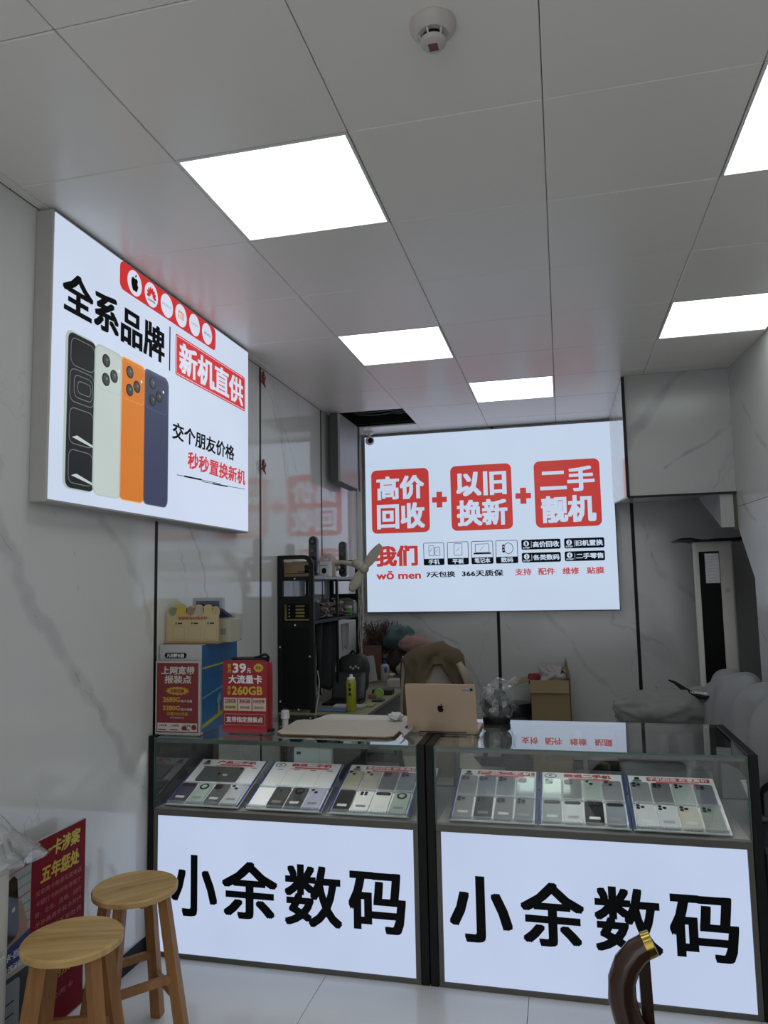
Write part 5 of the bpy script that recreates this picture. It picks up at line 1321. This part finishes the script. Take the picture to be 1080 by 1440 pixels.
lump('grey_blanket', 'rumpled grey blanket heaped on the sofa arm', 'blanket', (1.79, 2.88, .780), (.30, .20, .125), mat('blanket_grey', (.20, .20, .195), .9, bump=.3), 33, .15, 70, 44, 2.2)
# black strap with white lettering across the blanket
sp = [(1.905, 2.88, .915), (1.945, 2.80, .895), (2.00, 2.74, .880), (2.06, 2.72, .895)]
t = thing('lettered_strap', 'black strap with small white lettering lying on the grey cover', 'strap', sp[0])
MB().tube(sp, [.018, .022, .022, .016], 10, squash=.5).build('strap', mat('strap_black', (.008, .008, .008), .7, spec=.15), t, smooth=True)
P = Print((1.93, 2.785, .897), (.83, -.5, .0), (.0, .35, 1)); P.text('HUASHION', .0, .002, .10, .017, m_pwhite, .02); P.build('lettering', t)
tag(MB().tube([(1.83, 2.96, .955), (1.86, 2.93, .945), (1.90, 2.88, .915), (1.89, 2.84, .90)], [.006, .010, .016, .01], 8).build('black_strap_end', mat('strap_black', (.008, .008, .008), .7, spec=.15), smooth=True), 'black strap end sticking up from the blanket by the air conditioner', 'strap')
# dark box added to fill the black area past the display case end
t = thing('dark_filler', 'dark suitcase on the floor under the sofa cover edge by the case end', 'filler', (2.05, 1.5, 0))
MB().box(1.93, 2.32, 1.26, 1.62, .06, .50, .02).build('shell', mat('filler_navy', (.012, .014, .022), .5), t)
MB().box(1.928, 2.322, 1.255, 1.27, .255, .270).build('filler_band', m_grey, t)
for x in (1.97, 2.28): MB().cyl(.025, 0, .06, (x, 1.30), 12).build('wheel', m_black, t)
for x in (1.97, 2.28): MB().cyl(.025, 0, .06, (x, 1.58), 12).build('wheel', m_black, t)

# ================================================================== FRONT LEFT CORNER
m_pine = wood('pine', (.38, .22, .075), (.64, .43, .18), .42, 2.6, (1.0, 9, 1)); m_pined = wood('pine_leg', (.25, .105, .035), (.38, .19, .065), .45, 3, (8, 8, .8))
def stool(cx, cy, rz, H_, label, knot):
    t = thing('wooden_stool', label, 'stool', (cx, cy, 0), rz, group='round wooden stools')
    MB().lathe([(.135, H_ - .026), (.146, H_ - .022), (.148, H_ - .006), (.143, H_)], (0, 0, 0), 48).build('seat', m_pine, t, smooth='auto', world=False)
    MB().box(-.10, .10, -.012, .012, H_ - .045, H_ - .0262).build('seat_brace', m_pined, t, world=False)
    MB().box(-.012, .012, -.10, .10, H_ - .045, H_ - .0262).build('seat_brace', m_pined, t, world=False)
    tops = []; 
    for sx in (-1, 1):
        for sy in (-1, 1):
            a = Vector((sx * .075, sy * .075, H_ - .0262)); b = Vector((sx * .135, sy * .135, 0)); tops.append((a, b))
            MB().beam(b, a, .038, .038, .034, .034, up=(sx, -sy, 0)).build('leg', m_pined, t, world=False)
    def at(sx, sy, z):
        f_ = 1 - z / (H_ - .026); q = .075 + .06 * f_; return Vector((sx * q, sy * q, z))
    for z, prs in ((.24, (((-1, -1), (1, -1)), ((-1, 1), (1, 1)))), (.17, (((-1, -1), (-1, 1)), ((1, -1), (1, 1))))):
        for p, q in prs: MB().beam(at(*p, z), at(*q, z), .018, .026).build('rung', m_pined, t, world=False)
    if knot:
        P = Print((0, 0, H_), (1, 0, 0), (0, 1, 0), lift=.0003); P.poly([(-.06, .01), (-.03, .004), (-.005, -.014), (-.032, .0)], mat('knot', (.05, .03, .015), .6)); P.build('knot_mark', t, world=False)
    return t
stool(-.300, -.03, math.radians(22), .54, 'round wooden stool closer to us, beside the white cabinet', False)
stool(-.330, .357, math.radians(50), .54, 'round wooden stool with a dark scratch, beside the display case', True)
# red warning board leaning on the wall
m_pr = mat('poster_red', (.19, .004, .012), .6, spec=.15); m_py = mat('poster_yellow', (.55, .40, .015), .4)
t = thing('warning_board', 'red board with yellow lettering leaning on the marble wall by the stools', 'board', (-.58, .2, 0))
f = MB(); LB = Vector((-.575, 0, 0)); 
bm_ = MB(); bm_.box(-.588, -.579, -.09, .418, .002, .742, .001); bm_.build('board', m_boxw, t)
P = Print((-.579, 0, 0), (0, 1, 0), (0, 0, 1))
P.rect(.128, .09, .417, .741, m_pr)
P.text('一卡涉案', .175, .668, .380, .722, m_py, .04, slant=.12).text('五年惩处', .172, .594, .378, .650, m_py, .04, slant=.12)
m_ps = mat('poster_salmon', (.42, .14, .11), .5)
for k, s_ in enumerate(('买卖两卡租借买卖电话', '卡银行卡的所有者和个', '目、企业、店铺、出行', '不许再用手机卡开户', '信用受损五年处罚')): P.text(s_, .150, .560 - .034 * k, .395, .578 - .034 * k, m_ps, .0, slant=.06)
for k, s_ in enumerate(('为他人提供两卡', '以为他人办卡', '为他人行方便')): P.text(s_, .16, .335 - .045 * k, .36, .360 - .045 * k, m_py, .03, slant=.06)
P.text('买卖两卡', .20, .18, .36, .200, m_ps)
P.rect(.128, .004, .417, .085, m_pwhite)
P.rect(-.088, .45, .125, .741, mat('poster_grey', (.34, .37, .37), .5))
for k in range(9): P.line((-.08, .46 + .030 * k), (.124, .475 + .030 * k), .006, (mat('line_teal', (.12, .28, .24), .5), mat('line_red', (.34, .12, .12), .5), m_pgrey)[k % 3], 2)
P.poly([(-.085, .44), (.11, .45), (.115, .50), (.085, .575), (.05, .60), (.03, .50), (-.085, .50)], mat('skin_print', (.34, .19, .13), .5), 3)
P.poly([(.000, .455), (.060, .475), (.075, .50), (.060, .655), (.045, .67), (.0, .655)], m_lens, 4).poly(circ(.045, .565, .008, 12), m_cream, 5)
P.poly([(-.088, .355), (.125, .400), (.125, .475), (-.088, .430)], mat('poster_blue', (.015, .025, .16), .5), 5)
P.text('卡·回收', .010, .412, .110, .436, m_pwhite, .02, 6, slant=.12).text('打击违法犯罪', -.02, .378, .115, .398, m_pwhite, .02, 6, slant=.1)
P.rect(-.088, .004, .125, .36, mat('poster_dark', (.015, .017, .022), .4), 2).rr(-.03, .06, .085, .345, .012, mat('poster_steel', (.26, .28, .31), .5), 3)
for k in range(6): P.rect(-.015, .09 + .038 * k, .06, .094 + .038 * k, p_navy, 4)
P.build('print', t)
# white cabinet and the clear bag on it
t = thing('white_cabinet', 'white plastic drawer cabinet at the very edge of the view beside the red board', 'cabinet', (-.58, -.16, 0))
MB().box(-.640, -.502, -.42, -.062, .0, .755, .006).build('body', mat('cabinet_white', (.55, .55, .53), .45), t)
for k in range(3):
    d = MB().box(-.5018, -.496, -.40, -.08, .03 + .24 * k, .25 + .24 * k, .003).build('drawer_front', mat('cabinet_white', (.55, .55, .53), .45), t)
    MB().box(-.4958, -.488, -.30, -.18, .19 + .24 * k, .205 + .24 * k, .002).build('handle', m_grey, d)
m_bag = glass('clear_bag_film', (.96, .96, .965), .10, body=.16)
def bagf(u, v):
    a = 2 * math.pi * u; hh = v
    r = (1.10 - .72 * hh ** 1.2) * (1 + .10 * math.sin(a * 6 + hh * 4) + .07 * noise.noise(Vector((math.cos(a) * 2, math.sin(a) * 2, hh * 4))))
    tail = max(0, math.cos(a - 1.35)) ** 6 * (1 - hh) * .10
    return (-.560 + .090 * r * math.cos(a), -.12 + (.16 * r + tail) * math.sin(a), .758 + .13 * hh * (1 + .15 * math.sin(3 * a)) - .05 * (1 - hh) * max(0, math.sin(a)) * (1 if 1 else 0))
o = MB().grid(bagf, 48, 16).build('clear_plastic_bag', m_bag, smooth=True, solid=.0008); tag(o, 'crumpled clear plastic bag lying on the white cabinet', 'bag')

# ================================================================== CURVED-ARM CHAIR
m_mah = wood('mahogany', (.035, .018, .012), (.075, .036, .022), .16, 2.4, (6, 6, 1)); m_brass = mat('brass', (.42, .30, .06), .22, metal=.95)
t = thing('armchair', 'dark wooden armchair whose curved arm ends in a brass ferrule', 'chair', (1.45, -.2, 0))
ax = [(1.372, .004, .650), (1.345, .002, .633), (1.318, .0, .600), (1.303, .0, .560), (1.302, .0, .515), (1.312, .0, .470), (1.335, -.004, .425), (1.372, -.01, .385), (1.42, -.05, .345)]
MB().tube(ax, [.030, .032, .034, .035, .036, .036, .035, .034, .032], 20).build('curved_arm', m_mah, t, smooth='auto')
MB().tube([(1.366, .004, .6475), (1.385, .005, .656)], [.0325, .0315], 22).build('brass_ferrule', m_brass, t, smooth='auto')
MB().beam((1.378, .045, .0), (1.362, .045, .62), .030, .030).build('post', wood('mahogany_dark', (.02, .008, .006), (.04, .015, .01), .3, 2.4, (6, 6, 1)), t)
MB().prism(rrect(1.36, -.60, 1.86, -.04, .04, 5), .30, .345, 'xy', ch=.01).build('seat', m_mah, t, smooth='auto')
for (x, y) in ((1.385, -.46), (1.82, -.46), (1.82, -.01)): MB().beam((x, y, 0), (x, y, .30), .035, .035).build('leg', m_mah, t)
MB().tube([(1.80, .004, .650), (1.84, .0, .60), (1.85, .0, .5), (1.83, 0, .42), (1.80, -.01, .36)], .034, 16).build('curved_arm', m_mah, t, smooth='auto')
MB().prism(rrect(1.38, .345, 1.84, .56, .04, 5), -.60, -.57, 'xz', ch=.008).build('backrest', m_mah, t, smooth='auto')
